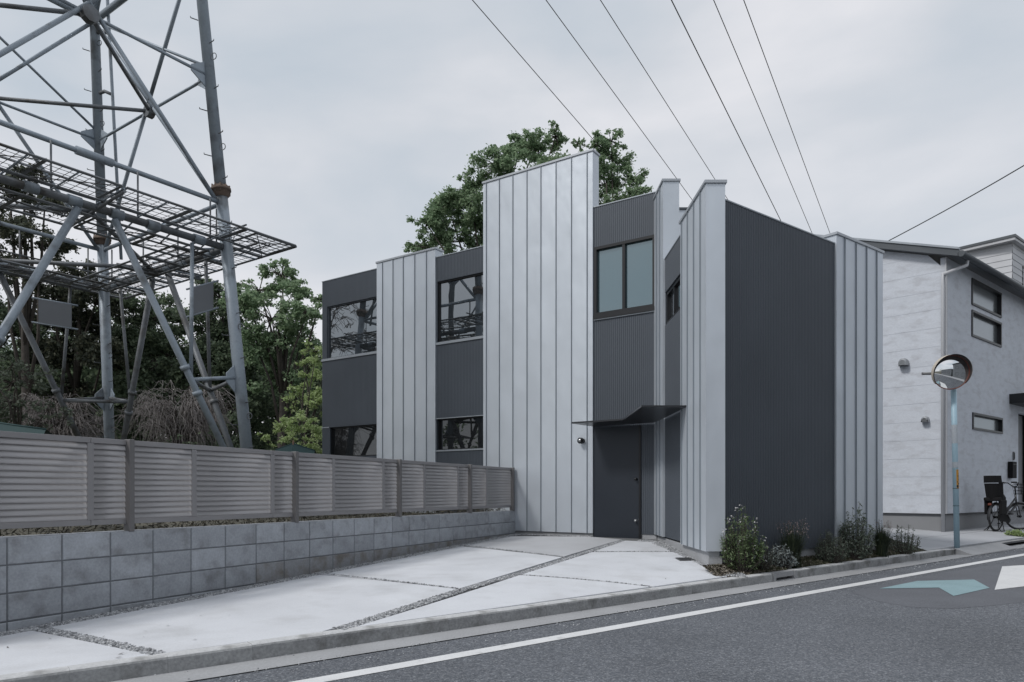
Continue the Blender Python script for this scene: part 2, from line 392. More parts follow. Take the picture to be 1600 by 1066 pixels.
class Frame:
    """vertical wall plane: plan origin p, unit direction d along the wall, outward normal n"""
    def __init__(s, p, d, n): s.p = Vector(p); s.d = Vector(d).normalized(); s.n = Vector(n).normalized()
    def at(s, t, off=0): q = s.p + s.d * t + s.n * off; return q
    def s(s_, u, off=0):
        k = (u - UC) / FPX; q = s_.p + s_.n * off
        return (k * q.y - q.x) / (s_.d.x - k * s_.d.y)
    def z(s, u, v, off=0): return zv(v, s.at(s.s(u, off), off).y)
    def P(s, t, z, off=0): q = s.at(t, off); return (q.x, q.y, z)
    def box(s, mb, t0, t1, z0, z1, o0, o1):
        """o0 < o1 measured outward"""
        c = [s.at(t0, o1), s.at(t1, o1), s.at(t1, o0), s.at(t0, o0)]
        a = (c[1] - c[0]).cross(c[3] - c[0]) if False else (c[1].x - c[0].x) * (c[3].y - c[0].y) - (c[1].y - c[0].y) * (c[3].x - c[0].x)
        if a < 0: c = [c[0], c[3], c[2], c[1]]
        mb.hexa([(q.x, q.y, z0) for q in c], [(q.x, q.y, z1) for q in c])

def ribs(fr, t0, t1, z0, z1, holes, off=0.0, pitch=0.042, depth=0.0075):
    """fine vertical ribbed siding with rectangular openings"""
    mb = MB(); n = max(1, round((t1 - t0) / pitch)); p = (t1 - t0) / n
    for i in range(n):
        a = t0 + i * p; mid = a + p / 2
        iv = [(z0, z1)]
        for (h0, h1, y0, y1) in holes:
            if h0 < mid < h1:
                nx = []
                for (b0, b1) in iv:
                    if y0 > b0: nx.append((b0, min(b1, y0)))
                    if y1 < b1: nx.append((max(b0, y1), b1))
                iv = [q for q in nx if q[1] - q[0] > 1e-4]
        prof = ((0, 0), (p * 0.40, 0), (p * 0.52, depth), (p * 0.88, depth), (p, 0))
        for (b0, b1) in iv:
            for k in range(4):
                q0 = fr.at(a + prof[k][0], off + prof[k][1]); q1 = fr.at(a + prof[k + 1][0], off + prof[k + 1][1])
                mb.poly([(q0.x, q0.y, b0), (q1.x, q1.y, b0), (q1.x, q1.y, b1), (q0.x, q0.y, b1)])
    return mb

def backing(fr, t0, t1, z0, z1, holes, o0, o1):
    mb = MB()
    ts = sorted(set([t0, t1] + [x for h in holes for x in h[:2] if t0 < x < t1]))
    for a, b in zip(ts[:-1], ts[1:]):
        mid = (a + b) / 2; iv = [(z0, z1)]
        for (h0, h1, y0, y1) in holes:
            if h0 < mid < h1:
                nx = []
                for (b0, b1) in iv:
                    if y0 > b0: nx.append((b0, min(b1, y0)))
                    if y1 < b1: nx.append((max(b0, y1), b1))
                iv = [q for q in nx if q[1] - q[0] > 1e-4]
        for (b0, b1) in iv: fr.box(mb, a, b, b0, b1, o0, o1)
    return mb

def window(fr, t0, t1, z0, z1, off, parent, glass, frame_w=0.05, mull=(), fmat='blackmetal', depth=0.06, name='window'):
    w = MB()
    fr.box(w, t0, t1, z1 - frame_w, z1, off - depth, off); fr.box(w, t0, t1, z0, z0 + frame_w, off - depth, off)
    fr.box(w, t0, t0 + frame_w, z0 + frame_w, z1 - frame_w, off - depth, off - 0.001); fr.box(w, t1 - frame_w, t1, z0 + frame_w, z1 - frame_w, off - depth, off - 0.001)
    wo = w.build(name, M[fmat], parent)
    edges = [t0 + frame_w] + list(mull) + [t1 - frame_w]
    for m in mull:
        b = MB(); fr.box(b, m - 0.028, m + 0.028, z0 + frame_w, z1 - frame_w, off - depth, off - 0.006); b.build('mullion', M[fmat], wo)
    for i, (a, b) in enumerate(zip(edges[:-1], edges[1:])):
        a2 = a if i == 0 else a + 0.028; b2 = b if i == len(edges) - 2 else b - 0.028
        g = MB(); fr.box(g, a2, b2, z0 + frame_w, z1 - frame_w, off - depth + 0.005, off - depth + 0.02 + 0.006 * (i % 2)); g.build('pane', M[glass], wo)
    return wo

# ------------------------------------------------------------------ the road: kerb line, heights, unprojecting onto the ground
ZR0 = 0.045
K0 = Vector((px(169, (1.33 - ZR0) * FPX / 295), (1.33 - ZR0) * FPX / 295))
RD = Vector((1400.0, 1120.0)).normalized(); RN = Vector((-RD.y, RD.x))      # along the road, away from the road towards the house
RISE = 10.0 / 1793.0
def sn(X, Y):
    q = Vector((X, Y)) - K0
    return q.dot(RD), q.dot(RN)
def xy(s, n): q = K0 + RD * s + RN * n; return q.x, q.y
def zr(s): return ZR0 + RISE * s
def z_road(X, Y): return zr(sn(X, Y)[0])
KH = 0.116
def z_drive(X, Y):
    s, n = sn(X, Y); sc = min(max(s, -1.0), 11.0)
    return KH + zr(s) + (-0.012 + 0.0195 * sc) * 1.5 * (1 - math.exp(-max(n, 0) / 1.5))
def z_bed(X, Y):
    s, n = sn(X, Y)
    return KH + zr(s) - 0.01 + 0.30 * min(max(n - 0.13, 0), 0.75)
def z_pad(X, Y):
    s, n = sn(X, Y)
    return KH + zr(s) + 0.085 * min(max(n, 0), 1.8) + 0.012 * max(n - 1.8, 0)
def ground(u, v, zf):
    Y = 8.0
    for _ in range(60):
        z = zf(px(u, Y), Y)
        Yn = (EYE - z) * FPX / (v - VH); Y = 0.5 * Y + 0.5 * Yn
    return Vector((px(u, Y), Y))

def sheet(name, poly, zf, material, parent=None, step=0.6, thick=0.0, dz=0.0):
    """flat plan polygon cut on a grid and laid on the height function"""
    bm = bmesh.new(); vs = [bm.verts.new((p[0], p[1], 0)) for p in poly]; f = bm.faces.new(vs)
    if f.normal.z < 0: f.normal_flip()
    bm.normal_update()
    if bm.faces[:][0].normal.z < 0: bmesh.ops.reverse_faces(bm, faces=bm.faces[:])
    xs = [p[0] for p in poly]; ys = [p[1] for p in poly]
    if step:
        for lo, hi, no in ((min(xs), max(xs), (1, 0, 0)), (min(ys), max(ys), (0, 1, 0))):
            c = lo + step
            while c < hi:
                bmesh.ops.bisect_plane(bm, geom=bm.verts[:] + bm.edges[:] + bm.faces[:], plane_co=(c * no[0], c * no[1], 0), plane_no=no)
                c += step
    if thick > 0:
        be = [e_ for e_ in bm.edges if e_.is_boundary]
        top = set(bm.verts)
        ex = bmesh.ops.extrude_edge_only(bm, edges=be)
        low = set(v for v in ex['geom'] if isinstance(v, bmesh.types.BMVert))
        for v in bm.verts: v.co.z = zf(v.co.x, v.co.y) + dz - (thick if v in low else 0)
    else:
        for v in bm.verts: v.co.z = zf(v.co.x, v.co.y) + dz
    bmesh.ops.recalc_face_normals(bm, faces=bm.faces[:]) if thick > 0 else None
    me = bpy.data.meshes.new(name); bm.to_mesh(me); bm.free(); me.materials.append(material)
    return link(name, me, parent)

def strip(s0, s1, n0, n1): return [xy(s0, n0), xy(s1, n0), xy(s1, n1), xy(s0, n1)]

struct(sheet('ground', [(-900, -900), (900, -900), (900, 900), (-900, 900)], z_road, M['earth'], step=0, dz=-0.06))
struct(sheet('road', strip(-60, 160, -7.2, 0.05), z_road, M['asphalt'], step=0, dz=-0.012))
struct(sheet('far_pavement', strip(-60, 160, -9.2, -7.15), z_road, M['pad'], step=0, dz=0.09))
# gutter strip (a shallow concrete channel along the kerb) and its lip
struct(sheet('gutter', strip(-12, 60, -0.33, 0.06), z_road, M['gutter'], step=0, dz=-0.004))

# kerb stones, one by one
kerb = struct(link('kerb', None)); kerb['label'] = 'long concrete kerb between gutter and driveway'
S_END = sn(*ground(1487, 866, z_road))[0]
def kerb_stone_mesh(L, h0, h1):
    mb = MB(); prof = [(0.0, -0.08), (0.0, None), (0.012, 'c'), (0.13, 'c'), (0.13, -0.08)]
    def sec(x, h): return [(x, 0.002, -0.08), (x, 0.010, h - 0.022), (x, 0.018, h - 0.008), (x, 0.034, h), (x, 0.135, h), (x, 0.135, -0.08)]
    a, b = sec(0.0006, h0), sec(L - 0.0006, h1)
    i = len(mb.v); mb.v += a + b
    for k in range(5): mb.f.append((i + k, i + 6 + k, i + 7 + k, i + k + 1)); mb.sm.append(False)
    mb.f.append(tuple(i + k for k in range(6))); mb.f.append(tuple(i + 11 - k for k in range(6))); mb.sm += [False, False]
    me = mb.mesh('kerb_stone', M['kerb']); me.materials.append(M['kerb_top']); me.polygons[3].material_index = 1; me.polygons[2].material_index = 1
    return me
km = kerb_stone_mesh(0.6, KH, KH)
s_ = -9.0; ang = math.atan2(RD.y, RD.x)
S_DRAIN = sn(*ground(1183, 906, z_road))[0]
def put_kerb(mesh, s):
    o = link('kerb_stone', mesh, kerb); x, y = xy(s, 0); o.location = (x, y, zr(s) + R.uniform(-0.002, 0.002)); o.rotation_euler = (0, -math.atan(RISE), ang + R.uniform(-0.002, 0.002))
    return o
s_list = []
k_ = S_DRAIN - 0.02
while k_ > -9: k_ -= 0.6; put_kerb(km, k_)
k_ = S_DRAIN + 0.60
while k_ + 0.6 < S_END: put_kerb(km, k_); k_ += 0.6
put_kerb(kerb_stone_mesh(max(S_END - k_, 0.2), KH, KH * 0.9), k_)
# the inlet stone with its slot
mb = MB()
L = 0.618
for (x0, x1, y0, y1, z0, z1) in ((0.002, 0.07, 0.004, 0.135, -0.08, KH - 0.002), (L - 0.07, L - 0.002, 0.004, 0.135, -0.08, KH - 0.002), (0.07, L - 0.07, 0.012, 0.135, 0.045, KH - 0.003), (0.07, L - 0.07, 0.12, 0.134, -0.08, 0.045), (0.07, L - 0.07, 0.012, 0.12, -0.08, 0.004)):
    mb.box(x0, x1, y0, y1, z0, z1)
inlet = put_kerb(mb.mesh('kerb_inlet', M['gutter']), S_DRAIN); inlet['label'] = 'kerb stone with a dark drain slot'; inlet.name = 'kerb_inlet'

# painted road markings
def mark(name, pts, material, dz=0.004):
    return sheet(name, pts, z_road, material, step=0, dz=-0.012 + dz)
a = ground(490, 1062, z_road); n_line = sn(*a)[1]
b = ground(1600, 868, z_road)
wl = mark('white_edge_line', strip(-10, 60, n_line - 0.075, n_line + 0.075), M['white']); struct(wl)
wl['label'] = 'long white painted line along the road edge'
patch = sheet('dark_road_patch', [ground(u, v, z_road) for u, v in ((1330, 924), (1375, 914), (1480, 893), (1640, 868), (1720, 905), (1640, 934), (1560, 944), (1490, 950), (1420, 947), (1370, 938))], z_road, M['patch'], step=0, dz=-0.010)
struct(patch)
tl = mark('teal_arrow', [ground(u, v, z_road) for u, v in ((1374, 919), (1433, 907.2), (1522, 905), (1546.5, 918), (1490, 930.5), (1467, 917.5))], M['teal'], 0.0065)
tag(tl, 'teal painted arrow on the road beside the white line', 'road marking')
wm = mark('white_block_marking', [ground(u, v, z_road) for u, v in ((1566, 884.5), (1680, 878), (1690, 905), (1554, 921))], M['white'], 0.0065)
tag(wm, 'broad white painted road marking cut by the right edge, beyond the teal arrow', 'road marking')

# ------------------------------------------------------------------ block wall and fence line
def FY(u): return 1.0 / (0.0009617 * (169.4 - 0.1268 * u))
fa = Vector((px(0, FY(0)), FY(0))); fb = Vector((px(809, FY(809)), FY(809)))
FD = (fb - fa).normalized(); FNV = Vector((FD.y, -FD.x))            # outward, towards the driveway
FW = Frame(fa, FD, FNV)
BL, BH, WTOP = 0.476, 0.2445, 0.947
s_first = FW.s(11.7)
wall = thing('block_wall', 'low grey concrete block wall under the slatted fence', 'wall')
n_end = (fb - fa).length
mb = MB(); FW.box(mb, s_first - 8 * BL, n_end - 0.004, -0.3, WTOP - 0.012, -0.18, -0.009); mb.build('mortar', M['mortar'], wall)
def block_mesh(L):
    mb = MB(); g = 0.006; h = BH; c = 0.007
    x0, x1, z0, z1 = g, L - g, g, h - g
    i = len(mb.v)
    mb.v += [(x0, -0.03, z0), (x1, -0.03, z0), (x1, -0.03, z1), (x0, -0.03, z1),
             (x0, -c, z0), (x1, -c, z0), (x1, -c, z1), (x0, -c, z1),
             (x0 + c, 0, z0 + c), (x1 - c, 0, z0 + c), (x1 - c, 0, z1 - c), (x0 + c, 0, z1 - c)]
    for q in ((8, 9, 10, 11), (4, 5, 9, 8), (5, 6, 10, 9), (6, 7, 11, 10), (7, 4, 8, 11), (0, 1, 5, 4), (1, 2, 6, 5), (2, 3, 7, 6), (3, 0, 4, 7)):
        mb.f.append(tuple(i + k for k in q)); mb.sm.append(False)
    return mb.mesh('block', M['block'])
bmesh_full = block_mesh(BL)
M['block_dirty'] = mat('soiled_concrete_block', (0.29, 0.30, 0.315), rough=0.92, var=0.14, vscale=5.0, grain=0.12, gscale=45, bump=0.35, bscale=90, bdist=0.004, rnd=0.05, stain=(0.17, 0.155, 0.14), stain_lo=0.42, stain_hi=0.66, stain_scale=5.0)
bmesh_dirty = bmesh_full.copy(); bmesh_dirty.materials.clear(); bmesh_dirty.materials.append(M['block_dirty'])
rot = math.atan2(FD.y, FD.x)
k = -8
while True:
    st = s_first + k * BL
    if st > n_end - 0.1: break
    me = bmesh_full if st + BL <= n_end else block_mesh(n_end - st)
    for row in range(4):
        z = WTOP - (row + 1) * BH
        q = FW.at(st, 0)
        if z + BH < z_drive(q.x, q.y) - 0.02: continue
        lowest = WTOP - (row + 2) * BH + BH < z_drive(q.x, q.y) + 0.02
        o = link('block', bmesh_dirty if (me is bmesh_full and lowest and k > 5) else me, wall); off = R.uniform(-0.0015, 0.0015)
        q = FW.at(st, off); o.location = (q.x, q.y, z)
        # local +y must point outward: local x along FD, so mirror by rotating and scaling
        o.rotation_euler = (0, 0, rot); o.scale = (1, -1, 1)
    k += 1
# cap of the top course
mb = MB(); FW.box(mb, s_first - 8 * BL, n_end - 0.004, WTOP - 0.012, WTOP - 0.002, -0.18, -0.012); mb.build('wall_top', M['block'], wall)

FO = -0.055                                    # fence face behind the wall face
fence = thing('louvre_fence', 'taupe aluminium louvre fence standing on the block wall', 'fence')
ZT, ZB = 1.864, 1.015
posts_u = [200, 459, 621.5, 732.5, 799]
ps = [FW.s(u, FO) for u in posts_u]
ps = [ps[0] - (ps[1] - ps[0])] + ps
mull_u = [141, 303, 425.5, 521, 598.7, 662.7, 715.4, 760]
ms = [FW.s(u, FO) for u in mull_u]
ms = [ms[0] - (ms[1] - ms[0]) * 1.0, ] + ms
f_start = ps[0]; f_end = ps[-1] + 0.03
for p_ in ps:
    mb = MB(); FW.box(mb, p_ - 0.03, p_ + 0.03, WTOP - 0.01, ZT + 0.006, FO - 0.03, FO + 0.065); bevel(mb.build('post', M['fence_post'], fence), 0.008)
# rails: one length per run between mullion joints
jo = [f_start] + [ms[1], ms[3], ms[5], ms[7]] + [f_end]
for a0, a1 in zip(jo[:-1], jo[1:]):
    mb = MB(); FW.box(mb, a0 + 0.002, a1 - 0.002, ZT - 0.052, ZT, FO - 0.04, FO + 0.012); bevel(mb.build('top_rail', M['fence_rail'], fence), 0.004)
    mb = MB(); FW.box(mb, a0 + 0.002, a1 - 0.002, ZB, ZB + 0.05, FO - 0.04, FO + 0.012); bevel(mb.build('bottom_rail', M['fence_rail'], fence), 0.004)
for m_s in ms:
    mb = MB(); FW.box(mb, m_s - 0.032, m_s + 0.032, ZB + 0.051, ZT - 0.053, FO - 0.05, FO + 0.010); bevel(mb.build('mullion', M['fence_rail'], fence), 0.004)
cuts = sorted([(m_, 0.033) for m_ in ms] + [(p_, 0.012) for p_ in ps])
NS = 13          # blades overlap so that one cannot see through
pitch = (ZT - 0.052 - ZB - 0.05) / NS
for (c0, w0), (c1, w1) in zip(cuts[:-1], cuts[1:]):
    a0, a1 = c0 + w0, c1 - w1
    if a1 - a0 < 0.05: continue
    mb = MB(); N = 7
    # curved louvre blade: leans out at the bottom edge
    prof = [(-0.040 + 0.044 * math.sin(t_ * PI / 2 / N), pitch * 1.62 - pitch * 1.60 * t_ / N) for t_ in range(N + 1)]
    rng = []
    for (o_, h_) in prof: rng.append((o_, h_))
    i = len(mb.v)
    for tt in (0, a1 - a0):
        for (o_, h_) in rng: mb.v.append((tt, -o_, h_))
        for (o_, h_) in rng[::-1]: mb.v.append((tt, -(o_ - 0.006), h_ + 0.001))
    n2 = 2 * (N + 1)
    for q in range(n2): mb.f.append((i + q, i + (q + 1) % n2, i + n2 + (q + 1) % n2, i + n2 + q)); mb.sm.append(q < N)
    mb.f.append(tuple(i + q for q in range(n2))); mb.f.append(tuple(i + n2 + q for q in range(n2))[::-1]); mb.sm += [False, False]
    me = mb.mesh('slat', M['fence']); me_top = me.copy()
    for v_ in me_top.vertices: v_.co.z = min(v_.co.z, pitch * 1.05)
    for r_ in range(NS):
        if r_ == NS - 1: me = me_top
        o = link('slat', me, fence); q = FW.at(a0, FO); o.location = (q.x, q.y, ZB + 0.05 + r_ * pitch); o.rotation_euler = (0, 0, rot)

# ------------------------------------------------------------------ the house
A0 = Vector((px(809, 15.45), 15.45))
AD = Vector((1650.0, -1120.0)).normalized(); AN = Vector((AD.y, -AD.x))
FA = Frame(A0, AD, AN)
house = thing('metal_clad_house', 'two storey house of charcoal ribbed walls and pale grey standing seam panels', 'house')
PO, PT = 0.04, 0.27                             # panel face in front of the dark walls, panel thickness
ZBOT_A = 0.515
def coping(fr, t0, t1, z, o0, o1, m='coping', th=0.045, lip=0.022, name='coping'):
    mb = MB(); fr.box(mb, t0 - lip, t1 + lip, z, z + th, o0 - lip, o1 + lip); return bevel(mb.build(name, M[m], house), 0.004)
def seam_panels(fr, us, ztop, zbot, off=PO, last=None):
    """standing seam wall: one sheet between each pair of seams, one upright seam at each joint"""
    ts = [fr.s(u, off) for u in us]
    if last is not None: ts[-1] = last
    mb = MB(); fr.box(mb, ts[0] + 0.001, ts[-1] - 0.001, zbot + 0.004, ztop - 0.002, off - PT, off - 0.006); mb.build('panel_core', M['panel'], house)
    for a0, a1 in zip(ts[:-1], ts[1:]):
        mb = MB(); fr.box(mb, a0, a1 - 0.0005, zbot, ztop, off - 0.006, off + R.uniform(-0.001, 0.001)); mb.build('sheet_panel', M['panel'], house)
    for t in ts[1:-1]:
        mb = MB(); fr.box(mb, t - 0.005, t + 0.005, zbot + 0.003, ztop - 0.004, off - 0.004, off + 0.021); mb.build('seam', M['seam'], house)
    coping(fr, ts[0], ts[-1], ztop, off - PT, off)
    return ts
def dark_wall(fr, t0, t1, z0, z1, holes, thick=0.22, off=0.0):
    ribs(fr, t0, t1, z0, z1, holes, off).build('ribbed_siding', M['dark'], house)
    backing(fr, t0, t1, z0, z1, holes, off - thick, off - 0.002).build('wall', M['dark'], house)
    coping(fr, t0, t1, z1, off - thick, off + 0.010, 'flash', th=0.022, lip=0.006)

# left bay
tL = FA.s(503.5); t1 = FA.s(589, PO); t2 = FA.s(680, PO); t3 = FA.s(755, PO); t4 = FA.s(926, PO); t5 = FA.s(1025.6)
zt1 = FA.z(505, 441)
w1 = (FA.s(511), t1 + 0.05, FA.z(512, 561), FA.z(512, 479.5))
w3 = (FA.s(515), t1 + 0.05, FA.z(516, 715), FA.z(516, 668))
dark_wall(FA, tL, t1 + 0.06, 0.35, zt1, [w1, w3])
window(FA, *w1, -0.03, house, 'glass', 0.028, fmat='darkcap')
window(FA, *w3, -0.05, house, 'glass_dark', 0.03)
mb = MB(); FA.box(mb, tL - 0.01, t1, w1[2] - 0.055, w1[2] + 0.004, -0.02, 0.028); mb.build('sill', M['flash'], house)
mb = MB(); FA.box(mb, tL - 0.008, w3[0] - 0.01, w3[3] - 0.012, w3[3] + 0.012, -0.02, 0.020); mb.build('flashing', M['flash'], house)
# first pale panel
zp1 = FA.z(589, 412, PO)
seam_panels(FA, [588.6, 598, 614.3, 630.3, 648.3, 666.4, 680], zp1, 0.42)
# second dark bay
zt2 = FA.z(680, 403.5)
w2 = (FA.s(683), t3 + 0.04, FA.z(683, 536), FA.z(683, 440.5))
w4 = (FA.s(682), t3 + 0.04, FA.z(682, 704), FA.z(682, 655))
dark_wall(FA, t2 - 0.05, t3 + 0.05, 0.42, zt2, [w2, w4])
window(FA, *w2, -0.03, house, 'glass', 0.03)
window(FA, *w4, -0.06, house, 'glass_dark', 0.03)
mb = MB(); FA.box(mb, t2, t3, w2[2] - 0.055, w2[2] + 0.004, -0.02, 0.028); mb.build('sill', M['flash'], house)
mb = MB(); FA.box(mb, t2, t3, w4[2] - 0.03, w4[2] + 0.004, -0.02, 0.024); mb.build('sill', M['flash'], house)
mb = MB(); FA.box(mb, t2, t3, w4[3] - 0.004, w4[3] + 0.014, -0.02, 0.020); mb.build('flashing', M['flash'], house)
# tall panel
zp2 = FA.z(840, 262, PO)
seam_panels(FA, [755, 760.1, 780.5, 801.6, 823.6, 845.3, 868.9, 893.1, 917.4, 926], zp2, ZBOT_A)
mb = MB(); FA.box(mb, t3 + 0.02, t4 - 0.01, 0.1, ZBOT_A, -PT, PO - 0.03); mb.build('foundation', M['found2'], house)
# entrance bay
zt3 = FA.z(928, 325)
w5 = (FA.s(928.5), t5 - 0.02, FA.z(929, 494), FA.z(929, 387))
ZDB, ZDT = 0.44, 2.63
dr = (FA.s(927.5), FA.s(1001), 0.1, ZDT)
dark_wall(FA, t4 - 0.06, t5, 0.53, zt3, [w5, (dr[0] - 0.02, dr[1], 0.1, ZDT)])
window(FA, *w5, 0.015, house, 'glass_teal', 0.055, mull=(FA.s(974.5),), depth=0.09)
mb = MB(); FA.box(mb, w5[0], w5[1], w5[2] - 0.075, w5[2], -0.02, 0.045); mb.build('sill', M['blackmetal'], house)
mb = MB(); FA.box(mb, w5[0], w5[1], w5[2] - 0.095, w5[2] - 0.077, -0.02, 0.03); mb.build('flashing', M['flash'], house)
mb = MB(); FA.box(mb, dr[1], t5, 0.1, 0.53, -0.2, -0.012); mb.build('foundation', M['found'], house)
mb = MB(); FA.box(mb, dr[0], dr[1] - 0.03, ZDB, ZDT, -0.10, 0.005); door = bevel(mb.build('door', M['door'], house), 0.004)
mb = MB(); FA.box(mb, dr[1] - 0.028, dr[1] + 0.014, ZDB - 0.03, ZDT, -0.1, 0.03); mb.build('door_jamb', M['blackmetal'], house)
for v_ in (749, 814):
    u_ = 994.5; mb = MB(); t_ = FA.s(u_); z_ = FA.z(u_, v_)
    mb.lathe(FA.P(t_, z_, 0.004), (AN.x, AN.y, 0), [(0, 0.028), (0.010, 0.028), (0.012, 0.018), (0.045, 0.018), (0.055, 0.026), (0.065, 0.02), (0.066, 0.0001)], 16)
    mb.build('door_knob', M['blackmetal'] if v_ < 800 else M['chrome'], door)
# turn of the wall: pale panel edge, dark flank, pale panel
CB = FA.at(t5); XB = CB.x
FB = Frame(CB, (0, -1), (-1, 0))
ZBOT_B = 0.535
tb1 = FB.s(1036.0, PO)
zp3 = FB.z(1030, 296, PO)
mb = MB(); FB.box(mb, -0.02, tb1, ZBOT_B, zp3, -0.25, PO); mb.build('sheet_panel', M['panel'], house)
for f_ in (0.36, 0.70):
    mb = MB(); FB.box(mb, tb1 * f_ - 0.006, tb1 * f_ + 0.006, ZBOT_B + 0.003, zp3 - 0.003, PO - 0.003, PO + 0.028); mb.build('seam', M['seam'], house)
coping(FB, -0.02, tb1, zp3, -0.25, PO)
tb2 = FB.s(1063, PO); tb3 = FB.s(1103, PO)
zt4 = FB.z(1036.6, 410)
w6 = (tb1 + 0.01, tb2 + 0.02, FB.z(1037, 512), FB.z(1037, 461))
dark_wall(FB, tb1 - 0.01, tb2 + 0.05, ZBOT_B, zt4, [w6])
window(FB, *w6, -0.02, house, 'glass', 0.06, mull=((w6[0] + w6[1]) / 2 - 0.1,), depth=0.07)
zp4 = FB.z(1083, 318.5, PO)
tsB = seam_panels(FB, [1063, 1066, 1075, 1084.7, 1094.9, 1103], zp4, ZBOT_B - 0.03)
YC = FB.at(tb3).y
mb = MB(); FB.box(mb, 0.05, tb3 - 0.05, 0.1, ZBOT_B - 0.03, -0.2, -0.01); mb.build('foundation', M['found'], house)
# right flank
XR = px(1129, YC) 
FRD = Vector((1485.0, 1120.0)).normalized(); FRN = Vector((FRD.y, -FRD.x))
FR = Frame((XR - 0.02, YC + 0.035), FRD, FRN)
tr0 = 0.0; tr1 = FR.s(1307, PO); tr2 = FR.s(1379.5, PO)
zt5 = FR.z(1131, 313); ZBOT_R = 0.44
dark_wall(FR, tr0, tr1 + 0.05, ZBOT_R, zt5, [])
mb = MB(); FR.box(mb, 0.06, tr2 - 0.04, 0.05, ZBOT_R, -0.2, -0.03); mb.build('foundation', M['found'], house)
zp5 = FR.z(1307, 366.5, PO)
seam_panels(FR, [1307, 1319.5, 1337, 1353.5, 1369.3, 1379.5], zp5, ZBOT_R - 0.03)
# far flank beyond the last panel and the rest of the volume
p_end = FR.at(tr2 - 0.02, -0.1); back1 = p_end + Vector((-FRN.x, -FRN.y)) * 7.0
lft = FA.at(tL + 0.02, -0.1); back2 = lft - Vector((AN.x, AN.y)) * 6.0
core = [lft, FA.at(t5 - 0.2, -0.18), FB.at(0.2, -0.2), FB.at(tb3 - 0.1, -0.2), FR.at(0.15, -0.2), p_end, back1, back2]
bm = bmesh.new(); vs = [bm.verts.new((p.x, p.y, 0.1)) for p in core]; f = bm.faces.new(vs)
ex = bmesh.ops.extrude_face_region(bm, geom=[f])
for g in ex['geom']:
    if isinstance(g, bmesh.types.BMVert): g.co.z = 4.9
bmesh.ops.recalc_face_normals(bm, faces=bm.faces[:])
me = bpy.data.meshes.new('roof_deck'); bm.to_mesh(me); bm.free(); me.materials.append(M['dark']); link('roof_deck', me, house)
# rear parapet seen through the notch of the roofline
mb = MB(); q = px(1056, 17.2); mb.box(q, q + 0.25, 17.2, 18.4, 4.8, zv(328, 17.2)); mb.build('rear_parapet', M['panel'], house)
mb = MB(); mb.box(q - 0.03, q + 0.28, 17.17, 18.43, zv(328, 17.2), zv(328, 17.2) + 0.05); mb.build('coping', M['darkcap'], house)
# canopy: thin folded plate over the door
ZC = 2.66
cp = [(px(893, 13.8), 13.8), (px(973.5, 13.15), 13.15), (px(1002, 11.15), 11.15), (XB - PO, 11.15), (XB - PO + 0.0, FB.at(tb1).y), (CB.x - 0.06, CB.y - 0.02), tuple(FA.at(FA.s(927.5), 0.012))]
mb = MB(); i = 0
mb.v = [(x, y, ZC) for x, y in cp] + [(x, y, ZC + 0.03) for x, y in cp]; n_ = len(cp)
mb.f = [tuple(range(n_))[::-1], tuple(range(n_, 2 * n_))] + [(k, (k + 1) % n_, n_ + (k + 1) % n_, n_ + k) for k in range(n_)]; mb.sm = [False] * len(mb.f)
cano = mb.build('canopy', M['canopy'], house)
# wall lamp on the tall panel
t_ = FA.s(911, PO); z_ = FA.z(911, 689, PO)
lamp = thing('wall_lamp', 'small round black wall lamp on the tall pale panel beside the door', 'lamp')
mb = MB(); mb.lathe(FA.P(t_, z_, PO), (AN.x, AN.y, 0), [(0, 0.045), (0.012, 0.045), (0.014, 0.03), (0.05, 0.03)], 16); mb.build('base', M['blackmetal'], lamp)
mb = MB(); mb.lathe(FA.P(t_, z_, PO + 0.05), (AN.x - 0.3, AN.y + 0.2, 0), [(-0.02, 0.045), (0, 0.06), (0.06, 0.062), (0.075, 0.055), (0.076, 0.045)], 20); mb.build('shade', M['blackmetal'], lamp)
mb = MB(); mb.lathe(FA.P(t_, z_, PO + 0.05), (AN.x - 0.3, AN.y + 0.2, 0), [(0.06, 0.047), (0.082, 0.03), (0.088, 0.0001)], 16); mb.build('lens', M['chrome'], lamp)

# ------------------------------------------------------------------ driveway: gravel bed, slabs, gravel
def G(u, v): return ground(u, v, z_drive)
drive = struct(link('driveway', None)); drive['label'] = 'pale concrete driveway of large slabs with gravel joints'
wl_in = lambda t, o: FW.at(t, o)
bedpoly = [xy(-9, 0.12), xy(sn(*G(1160, 905))[0] + 0.3, 0.12), (XB + 0.3, YC + 0.05), (XB + 0.3, CB.y + 0.2), tuple(FA.at(t3, -0.1)), tuple(FW.at(-6, -0.03))]
struct(sheet('gravel_bed', bedpoly, z_drive, M['gravel_bed'], step=0.7, dz=-0.018))
def kb(u):                                    # back edge of the kerb at an image column
    k = (u - UC) / FPX; n0 = 0.137; q = K0 + RN * n0
    s0 = (k * q.y - q.x) / (RD.x - k * RD.y); return Vector(xy(s0, n0))
def wallp(v_u, off=0.20): return FW.at(FW.s(v_u, off), off)
slabs = [
    [wallp(-420), wallp(50), kb(236), kb(-200)],
    [wallp(70), wallp(500), G(714, 920.4), kb(503), kb(257)],
    [wallp(505), wallp(722), G(878, 870.6), G(718.5, 919.1)],
    [wallp(727), wallp(800), FA.at(FA.s(926), 0.16), G(971, 843), G(882, 869.3)],
    [kb(553), G(812, 898.6), kb(1015)],
    [kb(1021), G(816, 897.2), G(925, 862.6), G(1051, 862.4), kb(1136)],
    [G(928, 861.5), G(977.5, 844.8), G(1020, 847), G(1049, 861.2)],
]
